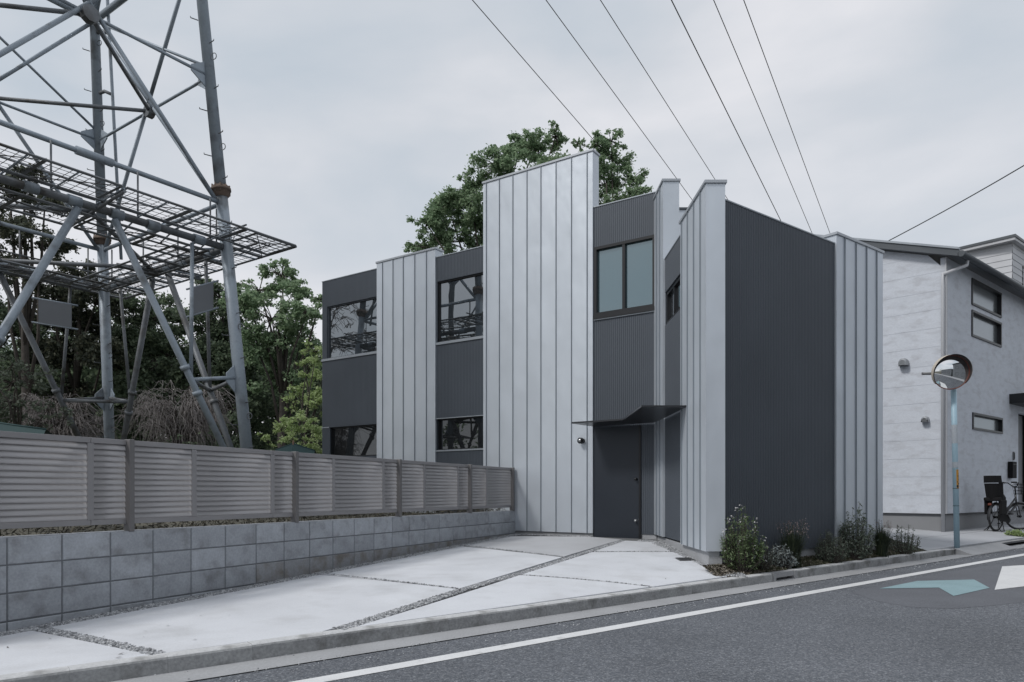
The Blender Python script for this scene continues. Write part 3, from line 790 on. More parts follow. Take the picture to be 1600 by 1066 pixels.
M['slab_dk'] = mat('darker_driveway_concrete', (0.47, 0.48, 0.50), rough=0.85, var=0.07, vscale=0.9, grain=0.035, gscale=70, bump=0.12, bscale=120, bdist=0.004, stain=(0.38, 0.385, 0.40), stain_lo=0.46, stain_hi=0.70, stain_scale=0.9)  # darker concrete tone for the slab before the entrance
for i, sl in enumerate(slabs):
    o = sheet('slab', [(p.x, p.y) for p in sl], z_drive, M['slab_dk' if i == 3 else 'slab'], drive, step=0.5, thick=0.10, dz=-0.001 * (i % 3))
# gravel stones in joints and along the walls
def stones(name, segs, dens, size, mtl, parent=None, zf=z_drive, dz=-0.004):
    rg = np.random.default_rng(5); V = []; F = []
    base = np.array([(-1, -1, -1), (1, -1, -1), (1, 1, -1), (-1, 1, -1), (-.7, -.7, .8), (.7, -.7, .8), (.7, .7, .8), (-.7, .7, .8)])
    fc = [(0, 1, 5, 4), (1, 2, 6, 5), (2, 3, 7, 6), (3, 0, 4, 7), (4, 5, 6, 7)]
    for (p, q, wd) in segs:
        p, q = Vector(p), Vector(q); L_ = (q - p).length; d = (q - p) / L_; nn = Vector((-d.y, d.x))
        for _ in range(int(L_ * wd * dens)):
            c = p + d * rg.uniform(0, L_) + nn * rg.uniform(-wd / 2, wd / 2)
            sz = size * rg.uniform(0.55, 1.25); rz = rg.uniform(0, 6.28); cs, sn_ = math.cos(rz), math.sin(rz)
            pts = base * (sz * rg.uniform(.7, 1.2), sz * rg.uniform(.6, 1.0), sz * rg.uniform(.45, .8)) * rg.uniform(.75, 1.15, (8, 3))
            z = zf(c.x, c.y) + dz + sz * .3; i = len(V)
            for a_ in pts: V.append((c.x + a_[0] * cs - a_[1] * sn_, c.y + a_[0] * sn_ + a_[1] * cs, z + a_[2] + a_[0] * rg.uniform(-.25, .25)))
            F += [tuple(i + k for k in q_) for q_ in fc]
    me = bpy.data.meshes.new(name); me.from_pydata(V, [], F); me.materials.append(mtl)
    return stuff(link(name, me, parent))
gj = lambda u0, v0, u1, v1, w: (G(u0, v0), G(u1, v1), w)
segs = [(FW.at(-4, 0.10), FW.at(n_end - 0.1, 0.10), 0.20),
        (wallp(60, 0.12), kb(247), 0.12),
        (kb(528), G(721, 921.5), 0.14), (G(721, 921.5), G(812, 896), 0.115), (G(812, 896), G(890, 871.2), 0.11), (G(890, 871.2), G(974, 844.1), 0.10),
        (wallp(502.5, 0.12), G(716, 919.8), 0.035), (wallp(724.5, 0.12), G(880, 870), 0.03),
        (G(814, 898), kb(1018), 0.03), (G(927, 862), G(1050, 861.8), 0.02),
        (FA.at(FA.s(812), 0.08), FA.at(FA.s(926), 0.08), 0.15), (G(1002, 844), G(1036, 848), 0.22),
        (G(1034, 849), G(1090, 872), 0.36), (G(1085, 868), G(1146, 900), 0.42)]
gs = stones('gravel', segs, 4200, 0.0105, M['stone'])
gs['label'] = 'grey gravel in the joints and along the walls'; gs['category'] = 'gravel'
grit = stones('grit', [(Vector(xy(-3, -0.03)), Vector(xy(S_END, -0.03)), 0.07), (Vector(xy(-3, -0.42)), Vector(xy(S_END + 3, -0.42)), 0.30)], 130, 0.0055, M['stone'], None, z_road, -0.004)
grit['label'] = 'fine grit lying in the gutter along the kerb'; grit['category'] = 'grit'
# metal drain cover in the slab
dc = [G(1054, 872), G(1078, 872), G(1088.5, 876), G(1062, 876.5)]
dcv = thing('drain_cover', 'small dark metal drain cover set in the driveway slab', 'drain cover')
sheet('cover_frame', [(p.x, p.y) for p in dc], z_drive, M['grate'], dcv, step=0, dz=0.006)
for k in range(5):
    f0 = (k + 0.25) / 5; f1 = (k + 0.6) / 5
    a0 = dc[0].lerp(dc[3], f0); a1 = dc[1].lerp(dc[2], f0); b1 = dc[1].lerp(dc[2], f1); b0 = dc[0].lerp(dc[3], f1)
    ins = lambda p, q, t: p.lerp(q, t)
    sheet('slot', [tuple(x) for x in (ins(a0, a1, .08), ins(a1, a0, .08), ins(b1, b0, .08), ins(b0, b1, .08))], z_drive, M['ink'], dcv, step=0, dz=0.010)

# ------------------------------------------------------------------ planting bed, concrete pad and ramp to the right
sb0 = sn(*G(1140, 904))[0]; 
bx = [xy(sb0 - 0.05, 0.13), xy(sn(*ground(1455, 862, z_bed))[0], 0.13), tuple(FR.at(tr2 + 0.35, 0.0)), tuple(FR.at(tr2, -0.06)), tuple(FR.at(0.0, -0.06)), (XB + 0.05, YC + 0.02)]
struct(sheet('planting_bed', bx, z_bed, M['soil'], step=0.35, dz=0.0))
s_b1 = sn(*ground(1455, 862, z_bed))[0]
pad = struct(link('concrete_pad', None)); pad['label'] = 'concrete forecourt of the neighbouring house'
p_in = FR.at(tr2, -0.1)
s_ = s_b1 + 0.02
for a0, a1 in ((s_, s_ + 2.0), (s_ + 2.02, s_ + 4.6), (s_ + 4.62, s_ + 8.5), (s_ + 8.52, s_ + 14)):
    sheet('slab', strip(a0, a1, 0.13, 1.1), z_pad, M['pad'], pad, step=0.6, thick=0.1)
    sheet('slab', strip(a0 - 0.9 if a0 == s_ else a0, a1, 1.115, 9.0), z_pad, M['pad'], pad, step=1.2, thick=0.1)
struct(sheet('pad_edge', strip(S_END, s_ + 14, 0.0, 0.128), z_road, M['kerb'], step=0, dz=KH - 0.02))
# sloping ramp plate from the road to the kerb height
r0, r1 = S_END + 0.06, S_END + 2.5
ramp = MB(); c = [xy(r0, -0.30), xy(r1, -0.30), xy(r1, 0.02), xy(r0, 0.02)]
zz = [zr(r0) + 0.004, zr(r1) + 0.004, zr(r1) + KH - 0.008, zr(r0) + KH - 0.008]
ramp.hexa([(p[0], p[1], zr(r0) - 0.06) for p in c], [(p[0], p[1], z) for p, z in zip(c, zz)])
tag(ramp.build('kerb_ramp', M['gutter'], None), 'sloping grey concrete ramp at the kerb behind the blue pole', 'kerb ramp')

# yard behind the fence (retained earth)
struct(sheet('yard', [tuple(FW.at(-30, -0.15)), tuple(FW.at(n_end - 0.15, -0.15)), tuple(FA.at(t3 - 0.1, -0.15)), tuple(lft), tuple(back2), (5, 60), (-70, 60), (-70, -5)], lambda x, y: 0.86, M['earth'], step=0))

# ------------------------------------------------------------------ foliage tools
def leaf_mesh(name, C_, S_, mtl, seed, up=0.5, aspect=0.55):
    """C_: n x 3 centres, S_: n sizes; one folded leaf of two triangles each"""
    rg = np.random.default_rng(seed); n = len(C_)
    nrm = rg.normal(size=(n, 3)); nrm[:, 2] += up * 2; nrm /= np.linalg.norm(nrm, axis=1)[:, None]
    a = np.cross(nrm, rg.normal(size=(n, 3))); a /= np.linalg.norm(a, axis=1)[:, None]
    b = np.cross(nrm, a); s = S_[:, None]
    v = np.empty((n, 4, 3), np.float32)
    v[:, 0] = C_ - a * s; v[:, 1] = C_ - b * s * aspect + nrm * s * 0.12; v[:, 2] = C_ + a * s; v[:, 3] = C_ + b * s * aspect + nrm * s * 0.12
    me = bpy.data.meshes.new(name)
    me.vertices.add(n * 4); me.vertices.foreach_set('co', v.reshape(-1))
    me.loops.add(n * 4); me.loops.foreach_set('vertex_index', np.arange(n * 4, dtype=np.int32))
    me.polygons.add(n); me.polygons.foreach_set('loop_start', np.arange(0, n * 4, 4, dtype=np.int32)); me.polygons.foreach_set('loop_total', np.full(n, 4, np.int32))
    me.materials.append(mtl); me.update(calc_edges=True); me.validate()
    return me
def clumps_to_leaves(cl, per, size, seed, flat=0.75, hollow=0.5):
    rg = np.random.default_rng(seed); P_ = []
    for (x, y, z, r) in cl:
        n = int(per * r * r)
        d = rg.normal(size=(n, 3)); d /= np.linalg.norm(d, axis=1)[:, None]
        rr = r * (hollow + (1 - hollow) * rg.random(n)) * rg.uniform(0.6, 1.3, n)
        P_.append(np.array((x, y, z)) + d * rr[:, None] * np.array((1, 1, flat)))
    P_ = np.concatenate(P_); return P_, size * rg.uniform(0.6, 1.3, len(P_))

def tree(name, base, top, crown, label, group=None, leaf='leaf_mid', per=220, size=0.11, trunk_r=0.2, seed=1, sub=7, lean=0.0, flat=0.8, cat='tree', limb_from=0.25, hollow=0.35):
    """crown: list of (x, y, z, r) main masses; each breaks into smaller leaf clumps carried by limbs"""
    rg = random.Random(seed)
    t = thing(name, label, cat, group)
    x0, y0, z0 = base; mb = MB()
    H_ = top - z0
    spine = []
    for k in range(7):
        f = k / 6; spine.append(Vector((x0 + lean * f * f + rg.uniform(-.12, .12) * f, y0 + rg.uniform(-.12, .12) * f, z0 + H_ * 0.86 * f)))
    mb.tube(spine, [trunk_r * (1.15 - f_ / 6 * 1.0) for f_ in range(7)], 8)
    cl = []
    for (x, y, z, r) in crown:
        j = min(6, max(1, int((0.25 + 0.6 * (z - z0) / H_) * 6))); st = spine[max(1, j - 1)]
        mid = st.lerp(Vector((x, y, z)), 0.5) + Vector((rg.uniform(-.3, .3), rg.uniform(-.3, .3), 0.25 * r))
        mb.tube([st, mid, Vector((x, y, z))], [trunk_r * 0.42, trunk_r * 0.28, trunk_r * 0.12], 6)
        for _ in range(sub):
            d = Vector((rg.gauss(0, 1), rg.gauss(0, 1), rg.gauss(0.15, 0.9))).normalized() * r * rg.uniform(0.35, 1.12)
            c = Vector((x, y, z)) + Vector((d.x, d.y, d.z * flat)); rr = r * rg.uniform(0.20, 0.42)
            cl.append((c.x, c.y, c.z, rr))
            mb.tube([Vector((x, y, z)).lerp(c, -0.1), Vector((x, y, z)).lerp(c, .5) + Vector((0, 0, .1 * r)), c + Vector((d.x, d.y, d.z)) * 0.15], [trunk_r * 0.13, trunk_r * 0.09, 0.012], 5, cap=False)
    mb.build('trunk', M['bark'], t)
    P_, S_ = clumps_to_leaves(cl, per, size, seed, flat=0.7, hollow=hollow)
    link('crown', leaf_mesh('crown', P_, S_, M[leaf], seed, up=0.45), t)
    return t
def at3(u, v, Y): return (px(u, Y), Y, zv(v, Y))
def crown_px(pts, Y, seed, dy=1.2):
    rg = random.Random(seed); out = []
    for (u, v, rp) in pts:
        y = Y + rg.uniform(-dy, dy); x, _, z = at3(u, v, y); out.append((x, y, z, rp / FPX * y))
    return out

# ---- trees behind the house
YB = 33.0
tree('broadleaf_tree', (px(770, YB), YB, 0.8), zv(205, YB), crown_px([(668, 352, 30), (700, 322, 34), (735, 300, 30), (750, 340, 48), (700, 380, 40), (780, 262, 40), (810, 300, 44), (836, 232, 34), (852, 270, 42), (868, 214, 20), (812, 236, 26), (655, 388, 20), (800, 370, 60), (880, 300, 34)], YB, 3), 
     'tall mid green tree rising behind the roof between the low and the tall pale panel', leaf='leaf_mid', per=900, size=0.082, trunk_r=0.2, seed=11, sub=26, hollow=0.2)
tree('broadleaf_tree', (px(950, YB + 3), YB + 3, 0.8), zv(205, YB + 3), crown_px([(935, 228, 22), (955, 222, 22), (925, 255, 26), (965, 255, 30), (985, 285, 26), (945, 290, 34), (1000, 300, 16), (970, 318, 28), (920, 320, 34), (905, 225, 12)], YB + 3, 5), 
     'airy narrow tree rising behind the roof right of the tall pale panel', leaf='leaf_mid', per=700, size=0.08, trunk_r=0.18, seed=12, sub=24, hollow=0.15)

# ---- wood behind the pylon: individual trees
G1 = 'trees behind the pylon'
tree('broadleaf_tree', (px(440, 29), 29, 0.86), zv(410, 29), crown_px([(440, 432, 30), (405, 455, 36), (462, 462, 30), (425, 500, 46), (480, 490, 26), (470, 530, 40), (400, 540, 40), (490, 560, 24), (380, 470, 30), (440, 590, 46), (500, 470, 14)], 29, 6),
     'leafy green tree close to the left end of the house', G1, 'leaf_mid', per=950, size=0.076, trunk_r=0.18, seed=21, sub=24, hollow=0.2)
tree('broadleaf_tree', (px(345, 31), 31, 0.86), zv(440, 31), crown_px([(345, 470, 40), (310, 500, 44), (370, 520, 44), (330, 560, 56), (385, 590, 50), (300, 600, 50), (350, 640, 50)], 31, 7),
     'dark leafy tree behind the right leg of the pylon', G1, 'leaf_dark', per=1100, size=0.082, trunk_r=0.2, seed=22, sub=22, hollow=0.25)
tree('broadleaf_tree', (px(238, 32), 32, 0.86), zv(450, 32), crown_px([(240, 500, 50), (205, 540, 50), (265, 560, 56), (225, 610, 60), (280, 630, 46), (190, 640, 46)], 32, 8),
     'dark dense tree behind the middle of the pylon, near its far leg', G1, 'leaf_dark', per=1100, size=0.082, trunk_r=0.2, seed=23, sub=22, hollow=0.25)
tree('conifer_tree', (px(120, 31), 31, 0.86), zv(395, 31), crown_px([(120, 430, 36), (85, 465, 50), (150, 475, 46), (110, 520, 60), (160, 560, 50), (70, 560, 50), (130, 620, 60), (60, 640, 46)], 31, 9),
     'dark conifer behind the far leg of the pylon, under the mesh guard', G1, 'leaf_pine', per=1100, size=0.08, trunk_r=0.2, seed=24, sub=22, hollow=0.25, flat=0.6)
tree('pine_tree', (px(40, 27), 27, 0.86), zv(235, 27), crown_px([(45, 275, 30), (15, 300, 40), (70, 320, 36), (30, 360, 46), (85, 385, 34), (-20, 350, 50), (10, 420, 50), (60, 440, 36)], 27, 10),
     'tall dark pine at the left edge behind the pylon', G1, 'leaf_pine', per=900, size=0.07, trunk_r=0.2, seed=25, sub=20, hollow=0.2, flat=0.55)
tree('broadleaf_tree', (px(-40, 30), 30, 0.86), zv(440, 30), crown_px([(-30, 480, 60), (20, 520, 50), (-60, 560, 70), (20, 600, 60)], 30, 12),
     'dark tree at the far left edge below the tall pine', G1, 'leaf_dark', per=900, size=0.085, trunk_r=0.2, seed=26, sub=18, hollow=0.25)
tree('young_tree', (px(478, 25), 25, 0.86), zv(535, 25), crown_px([(494, 550, 20), (480, 576, 24), (504, 590, 24), (466, 608, 22), (490, 628, 28), (512, 560, 22), (458, 632, 16), (515, 620, 26)], 25, 14, 0.6),
     'pale yellow green young tree beside the left corner of the house', G1, 'leaf_light', per=1700, size=0.055, trunk_r=0.08, seed=27, sub=10, hollow=0.2)
tree('round_bush', (px(462, 23), 23, 0.86), zv(652, 23), crown_px([(440, 672, 24), (470, 662, 24), (498, 674, 24), (455, 690, 28), (485, 692, 28), (418, 690, 18), (505, 690, 24)], 23, 15, 0.5),
     'bright green bush showing above the fence beside the house corner', None, 'leaf_light', per=1900, size=0.048, trunk_r=0.05, seed=28, sub=9, cat='bush', hollow=0.25)
tree('round_bush', (px(28, 15.5), 15.5, 0.86), zv(540, 15.5), crown_px([(20, 570, 30), (-15, 590, 40), (50, 600, 34), (15, 630, 44), (75, 640, 30), (-30, 640, 40), (100, 655, 22), (60, 665, 26)], 15.5, 16, 0.5),
     'grey green bush at the left edge above the fence', None, 'leaf_grey', per=1100, size=0.045, trunk_r=0.06, seed=29, sub=9, cat='bush', hollow=0.3)
# the deep wood beyond reads as one mass
rg = np.random.default_rng(3)
cl = [(rg.uniform(-48, -9), rg.uniform(36, 42), z_, rg.uniform(1.2, 2.2)) for z_ in rg.uniform(0.8, 9.0, 300)]
cl = [c for c in cl if c[2] < 9.5 - abs(c[0] + 26) * 0.06]
P_, S_ = clumps_to_leaves(cl, 190, 0.17, 4)
stuff(link('far_wood', leaf_mesh('far_wood', P_, S_, M['leaf_dark'], 5)), 'dark mass of wood far behind the pylon', 'wood')
cl = [(rg.uniform(-26, -6), rg.uniform(30, 35), z_, rg.uniform(0.6, 1.2)) for z_ in rg.uniform(0.9, 6.2, 190)]
P_, S_ = clumps_to_leaves(cl, 330, 0.095, 6)
stuff(link('undergrowth', leaf_mesh('undergrowth', P_, S_, M['leaf_dark'], 7)), 'dark undergrowth beneath the trees behind the pylon', 'undergrowth')

def weeping(name, base, hz, spread, n, label, seed, sub=6, mtl='twig', wr=0.0075, drop=0.9):
    """leafless weeping shrub: arching branches with drooping twigs"""
    rg = random.Random(seed); t = thing(name, label, 'shrub'); mb = MB(); tw = MB()
    B = Vector(base); mb.tube([B, B + Vector((0.1, 0, hz * 0.35)), B + Vector((0, 0.05, hz * 0.6))], [0.09, 0.07, 0.05], 7)
    for i in range(n):
        az = rg.uniform(0, 2 * PI); L_ = spread * rg.uniform(0.4, 1.0); z1 = hz * rg.uniform(0.65, 1.05)
        p0 = B + Vector((0, 0, hz * rg.uniform(0.3, 0.6))); d = Vector((math.cos(az), math.sin(az), 0))
        pts = [p0]
        for k in range(1, 6):
            f = k / 5; pts.append(p0 + d * L_ * f + Vector((rg.uniform(-.08, .08), rg.uniform(-.08, .08), (z1 - p0.z + B.z) * math.sin(f * PI * 0.62) - 0.12 * f * f)))
        mb.tube(pts, [0.035, 0.028, 0.021, 0.016, 0.012, 0.008], 5, cap=False)
        for _ in range(sub * 5):
            k = rg.randrange(1, 6); q = pts[k] + Vector((rg.uniform(-.1, .1), rg.uniform(-.1, .1), 0)); a2 = az + rg.uniform(-1.3, 1.3); l2 = rg.uniform(0.15, 0.75)
            e = Vector((math.cos(a2), math.sin(a2), 0)); dr_ = drop * rg.uniform(-0.05, 0.8) ** 1 if rg.random() < 0.75 else -0.15
            tp = [q, q + e * l2 * .4 + Vector((0, 0, .12)), q + e * l2 * .8 + Vector((rg.uniform(-.05, .05), 0, -dr_ * .3)), q + e * l2 + Vector((rg.uniform(-.08, .08), 0, -dr_))]
            tw.tube(tp, [wr, wr * .85, wr * .7, wr * .4], 3, cap=False)
    mb.build('branches', M['bark'], t); tw.build('twigs', M[mtl], t); return t
weeping('weeping_shrub', (px(285, 21), 21, 0.86), zv(612, 21) - 0.86, 1.35, 46, 'leafless grey weeping shrub between the two pylon legs above the fence', 31)
weeping('weeping_shrub', (px(95, 18), 18, 0.86), zv(625, 18) - 0.86, 0.9, 34, 'bare drooping shrub left of the far pylon leg above the fence', 32)
tree('low_bush', (px(345, 19), 19, 0.86), zv(660, 19), crown_px([(335, 680, 18), (300, 685, 18), (365, 690, 14), (260, 690, 14), (225, 695, 12)], 19, 18, 0.3), 
     'low dull green bush behind the fence at the foot of the weeping shrub', None, 'leaf_dark', per=520, size=0.05, trunk_r=0.03, seed=33, sub=8, cat='bush')
# trees standing off to the left, seen mirrored in the windows
tree('broadleaf_tree', (-23, 12, 0.86), 7.5, [(-23, 12, 6, 1.8), (-22, 13, 4.2, 2.0), (-24, 10.5, 4.5, 1.8)], 'mid green tree out of frame on the left, mirrored in the windows', None, 'leaf_mid', per=110, size=0.14, trunk_r=0.2, seed=41, sub=8)
tree('broadleaf_tree', (-21, 20, 0.86), 6.6, [(-21, 20, 5.2, 1.8), (-22, 21.5, 3.6, 2.0), (-21, 18.5, 3.2, 1.6)], 'dark tree out of frame on the left beyond the pylon, mirrored in the windows', None, 'leaf_dark', per=110, size=0.14, trunk_r=0.2, seed=42, sub=8)
tree('broadleaf_tree', (-20, 5, 0.86), 7.0, [(-20, 5, 5.4, 1.9), (-20, 7, 4.0, 2.0), (-21, 3, 4.0, 1.9), (-20, 9, 3.4, 1.7)], 'mid green tree out of frame left by the road, mirrored in lower windows', None, 'leaf_mid', per=160, size=0.14, trunk_r=0.2, seed=44, sub=10)
weeping('bare_tree', (-17.5, 18.2, 0.86), 8.6, 3.0, 30, 'bare branched tree out of frame on the left, mirrored in the upper window', 43, wr=0.016, drop=0.5)

# ------------------------------------------------------------------ pylon
pyl = thing('steel_pylon', 'tall grey blue tubular steel pylon with a mesh climbing guard behind the fence', 'pylon')
# legs five metres apart; pylon scaled about the camera; levels below given before scaling
KCAM, ZOFF = 0.72, 0.37
PC = Vector((-9.22, 13.79)); LR = {1: Vector((-9.83, 17.28)), 2: Vector((-5.72, 14.40))}
LR[4] = LR[2] + Vector((-2.88, -4.10)); LR[3] = LR[1] + Vector((-2.88, -4.10))
def hz_(z): return ZOFF + KCAM * z
def leg_at(i, z):
    q = PC + (LR[i] - PC) * (1 - 0.0192 * (z - 8.0)); return Vector((q.x, q.y, hz_(z)))
def bar(name, pts, r, m='steel', n=10, parent=pyl):
    mb = MB(); mb.tube(pts, [x * KCAM for x in r] if isinstance(r, (list, tuple)) else r * KCAM, n); return mb.build(name, M[m], parent)
for i in (1, 2, 3, 4):
    lg = bar('leg', [leg_at(i, 0.5), leg_at(i, 9.75)], 0.162, n=16)
    bar('leg', [leg_at(i, 9.75), leg_at(i, 30)], [0.155, 0.125], n=16)
    mb = MB(); d = (leg_at(i, 11) - leg_at(i, 9)).normalized()
    mb.lathe(leg_at(i, 9.75), d, [(-0.14, 0.122), (-0.09, 0.169), (-0.015, 0.18), (-0.015, 0.194), (0.036, 0.194), (0.036, 0.18), (0.072, 0.169), (0.094, 0.122)], 18); fl = mb.build('flange', M['rust'], pyl)
    for k in range(10):
        t = 2 * PI * k / 10; q = leg_at(i, 9.75) + Vector((math.cos(t) * 0.169, math.sin(t) * 0.169, 0))
        bar('bolt', [q + Vector((0, 0, KCAM * -0.1)), q + Vector((0, 0, KCAM * 0.13))], 0.022, 'rust', 6, fl)
    mb = MB(); q = leg_at(i, 0.86); mb.lathe((q.x, q.y, 0.5), (0, 0, 1), [(0, 0.45), (0.5, 0.4), (0.55, 0.34), (0.551, 0.001)], 16); mb.build('footing', M['found'], pyl)
for i in (1, 2):
    k = 0; z = 2.6
    while z < 17:
        lp = leg_at(i, z); sd = (-1) ** k
        dr_ = Vector((0.8 * sd, -0.6, 0)).normalized()
        bar('step_bolt', [lp + dr_ * (KCAM * 0.16), lp + dr_ * (KCAM * 0.36), lp + dr_ * (KCAM * 0.36) + Vector((0, 0, KCAM * 0.035))], 0.014, 'steel_dk', 5)
        if k % 4 == 1:
            mb = MB(); mb.ring(lp + Vector((-sd * 0.137, -0.086, 0.18)), (0.3, 1, 0.1), 0.06, 0.009, 16, 5); mb.build('cable_ring', M['steel_dk'], pyl)
        z += 0.62; k += 1
sides = [(4, 2), (2, 1), (1, 3), (3, 4)]
Z0, ZM, Z1_ = 9.2, 12.9, 16.6
mid = lambda a, b, z, f=0.5: leg_at(a, z).lerp(leg_at(b, z), f)
cen = {}
for (a, b) in sides:
    # crossing diagonals of the upper panel
    cz = mid(a, b, ZM); cen[(a, b)] = cz
    for p, q in (((a, Z0), (b, Z1_)), ((b, Z0), (a, Z1_))):
        P0, P1 = leg_at(*p), leg_at(*q)
        bar('brace', [P0, P0.lerp(P1, 0.5)], 0.058); bar('brace', [P0.lerp(P1, 0.5), P1], 0.058)
    for l in (a, b):
        bar('strut', [cz, leg_at(l, ZM)], 0.042); bar('strut', [leg_at(l, Z1_), leg_at((b if l == a else a), ZM + 0.25)], 0.04) if l == b else None
        mb = MB(); q = leg_at(l, ZM); dd = (cz - q); dd.z = 0; dd.normalize(); pn = Vector((dd.y, -dd.x, 0)) * 0.012
        pts = [q + dd * (KCAM * 0.12) + Vector((0, 0, KCAM * .35)), q + dd * (KCAM * 0.55) + Vector((0, 0, KCAM * .08)), q + dd * (KCAM * 0.55) - Vector((0, 0, KCAM * .08)), q + dd * (KCAM * 0.12) - Vector((0, 0, KCAM * .35))]
        mb.hexa([p - pn for p in pts], [p + pn for p in pts]); mb.build('gusset', M['steel'], pyl)
    mb = MB(); d = (leg_at(b, ZM) - leg_at(a, ZM)).normalized(); nn = Vector((d.y, -d.x, 0))
    mb.lathe(cz, nn, [(-0.072, 0.001), (-0.072, 0.144), (0.072, 0.144), (0.072, 0.001)], 10, False); mb.build('node', M['steel_dk'], pyl)
    # top of the panel, and the next panel going up out of the frame
    bar('beam', [leg_at(a, Z1_), leg_at(b, Z1_)], 0.10)
    bar('brace', [leg_at(a, Z1_), mid(a, b, 21.0)], 0.07); bar('brace', [leg_at(b, Z1_), mid(a, b, 21.0)], 0.07)
    # guard level: upper rail and main beam
    bar('rail', [leg_at(a, 9.4), leg_at(b, 9.4)], 0.062)
    bar('beam', [leg_at(a, 8.15), leg_at(b, 8.15)], 0.095, 'steel_dk', 12)
    d = (leg_at(b, 8.15) - leg_at(a, 8.15)); L_ = d.length; d.normalize()
    for f in (0.12, 0.3, 0.43, 0.57, 0.7, 0.88):
        q = mid(a, b, 8.15, f); bar('collar', [q - d * (KCAM * 0.16), q + d * (KCAM * 0.14)], 0.125, 'steel', 12)
    q = mid(a, b, 9.4); bar('rail_sleeve', [q - d * (KCAM * 0.42), q + d * (KCAM * 0.42)], 0.10, 'steel', 12)
    # K-bracing down to the feet with secondary struts
    for l, o_ in ((a, b), (b, a)):
        apex = mid(l, o_, 8.0, 0.44); foot = leg_at(l, 0.9)
        dark_ = 'steel' if (a, b) == (4, 2) else 'steel_dk'
        bar('brace', [apex, foot], 0.088, dark_, 14)
        nd = apex.lerp(foot, 0.52)
        bar('strut', [nd, leg_at(l, (nd.z - ZOFF) / KCAM + 0.25)], 0.055, dark_)
        bar('strut', [nd, mid(l, o_, 8.0, 0.15)], 0.05, dark_)
        bar('collar', [apex.lerp(foot, 0.47), apex.lerp(foot, 0.485)], 0.125, dark_, 12); bar('collar', [apex.lerp(foot, 0.56), apex.lerp(foot, 0.575)], 0.125, dark_, 12)
        mb = MB(); q = leg_at(l, (nd.z - ZOFF) / KCAM + 0.2); dd = (nd - q); dd.z = 0; dd.normalize(); pn = Vector((dd.y, -dd.x, 0)) * 0.014
        pts = [q + dd * (KCAM * 0.15) + Vector((0, 0, KCAM * .4)), q + dd * (KCAM * 0.42) + Vector((0, 0, KCAM * .12)), q + dd * (KCAM * 0.42) - Vector((0, 0, KCAM * .12)), q + dd * (KCAM * 0.15) - Vector((0, 0, KCAM * .4))]
        mb.hexa([p - pn for p in pts], [p + pn for p in pts]); mb.build('gusset', M['steel'], pyl)
nds = {}
for (a, b) in sides:
    for l, o_ in ((a, b), (b, a)):
        nds[(l, o_)] = mid(l, o_, 8.0, 0.44).lerp(leg_at(l, 0.9), 0.52)
for l, (p, q) in {1: (2, 3), 2: (4, 1), 3: (1, 4), 4: (3, 2)}.items():
    bar('strut', [nds[(l, p)], nds[(l, q)]], 0.055, 'steel_dk')
for i in range(4):
    p, q = cen[sides[i]], cen[sides[(i + 1) % 4]]; bar('strut', [p, q], 0.055, 'steel_dk')
    p2, q2 = Vector((p.x, p.y, hz_(8.15))), Vector((q.x, q.y, hz_(8.15))); bar('strut', [p2, q2], 0.06, 'steel_dk')
# climbing guard: mesh panels all round, each with its frame bars
ZG = 8.32
def mesh_panel(o, e1, e2, L1, L2, nb=2, cell=0.144):
    """frame with a wire grid lying in the plane of e1, e2"""
    fr_ = MB()
    def ang(p, q, w=0.03, h=0.03):
        fr_.tube([p, q], w, 4, smooth=False)
    c = [o, o + e1 * L1, o + e1 * L1 + e2 * L2, o + e2 * L2]
    for k in range(4): ang(c[k], c[(k + 1) % 4], 0.024)
    for k in range(1, nb): ang(o + e1 * L1 * k / nb, o + e1 * L1 * k / nb + e2 * L2, 0.034)
    g = fr_.build('guard_frame', M['steel_dk'], pyl)
    w = MB(); n1 = max(1, int(L1 / cell)); n2 = max(1, int(L2 / cell))
    for k in range(1, n1): w.tube([o + e1 * L1 * k / n1, o + e1 * L1 * k / n1 + e2 * L2], 0.0055, 3, cap=False)
    for k in range(1, n2): w.tube([o + e2 * L2 * k / n2, o + e2 * L2 * k / n2 + e1 * L1], 0.0055, 3, cap=False)
    for k in range(nb):
        w.tube([o + e1 * L1 * k / nb, o + e1 * L1 * (k + 1) / nb + e2 * L2], 0.009, 4, cap=False)
    w.build('wire_mesh', M['wire'], g)
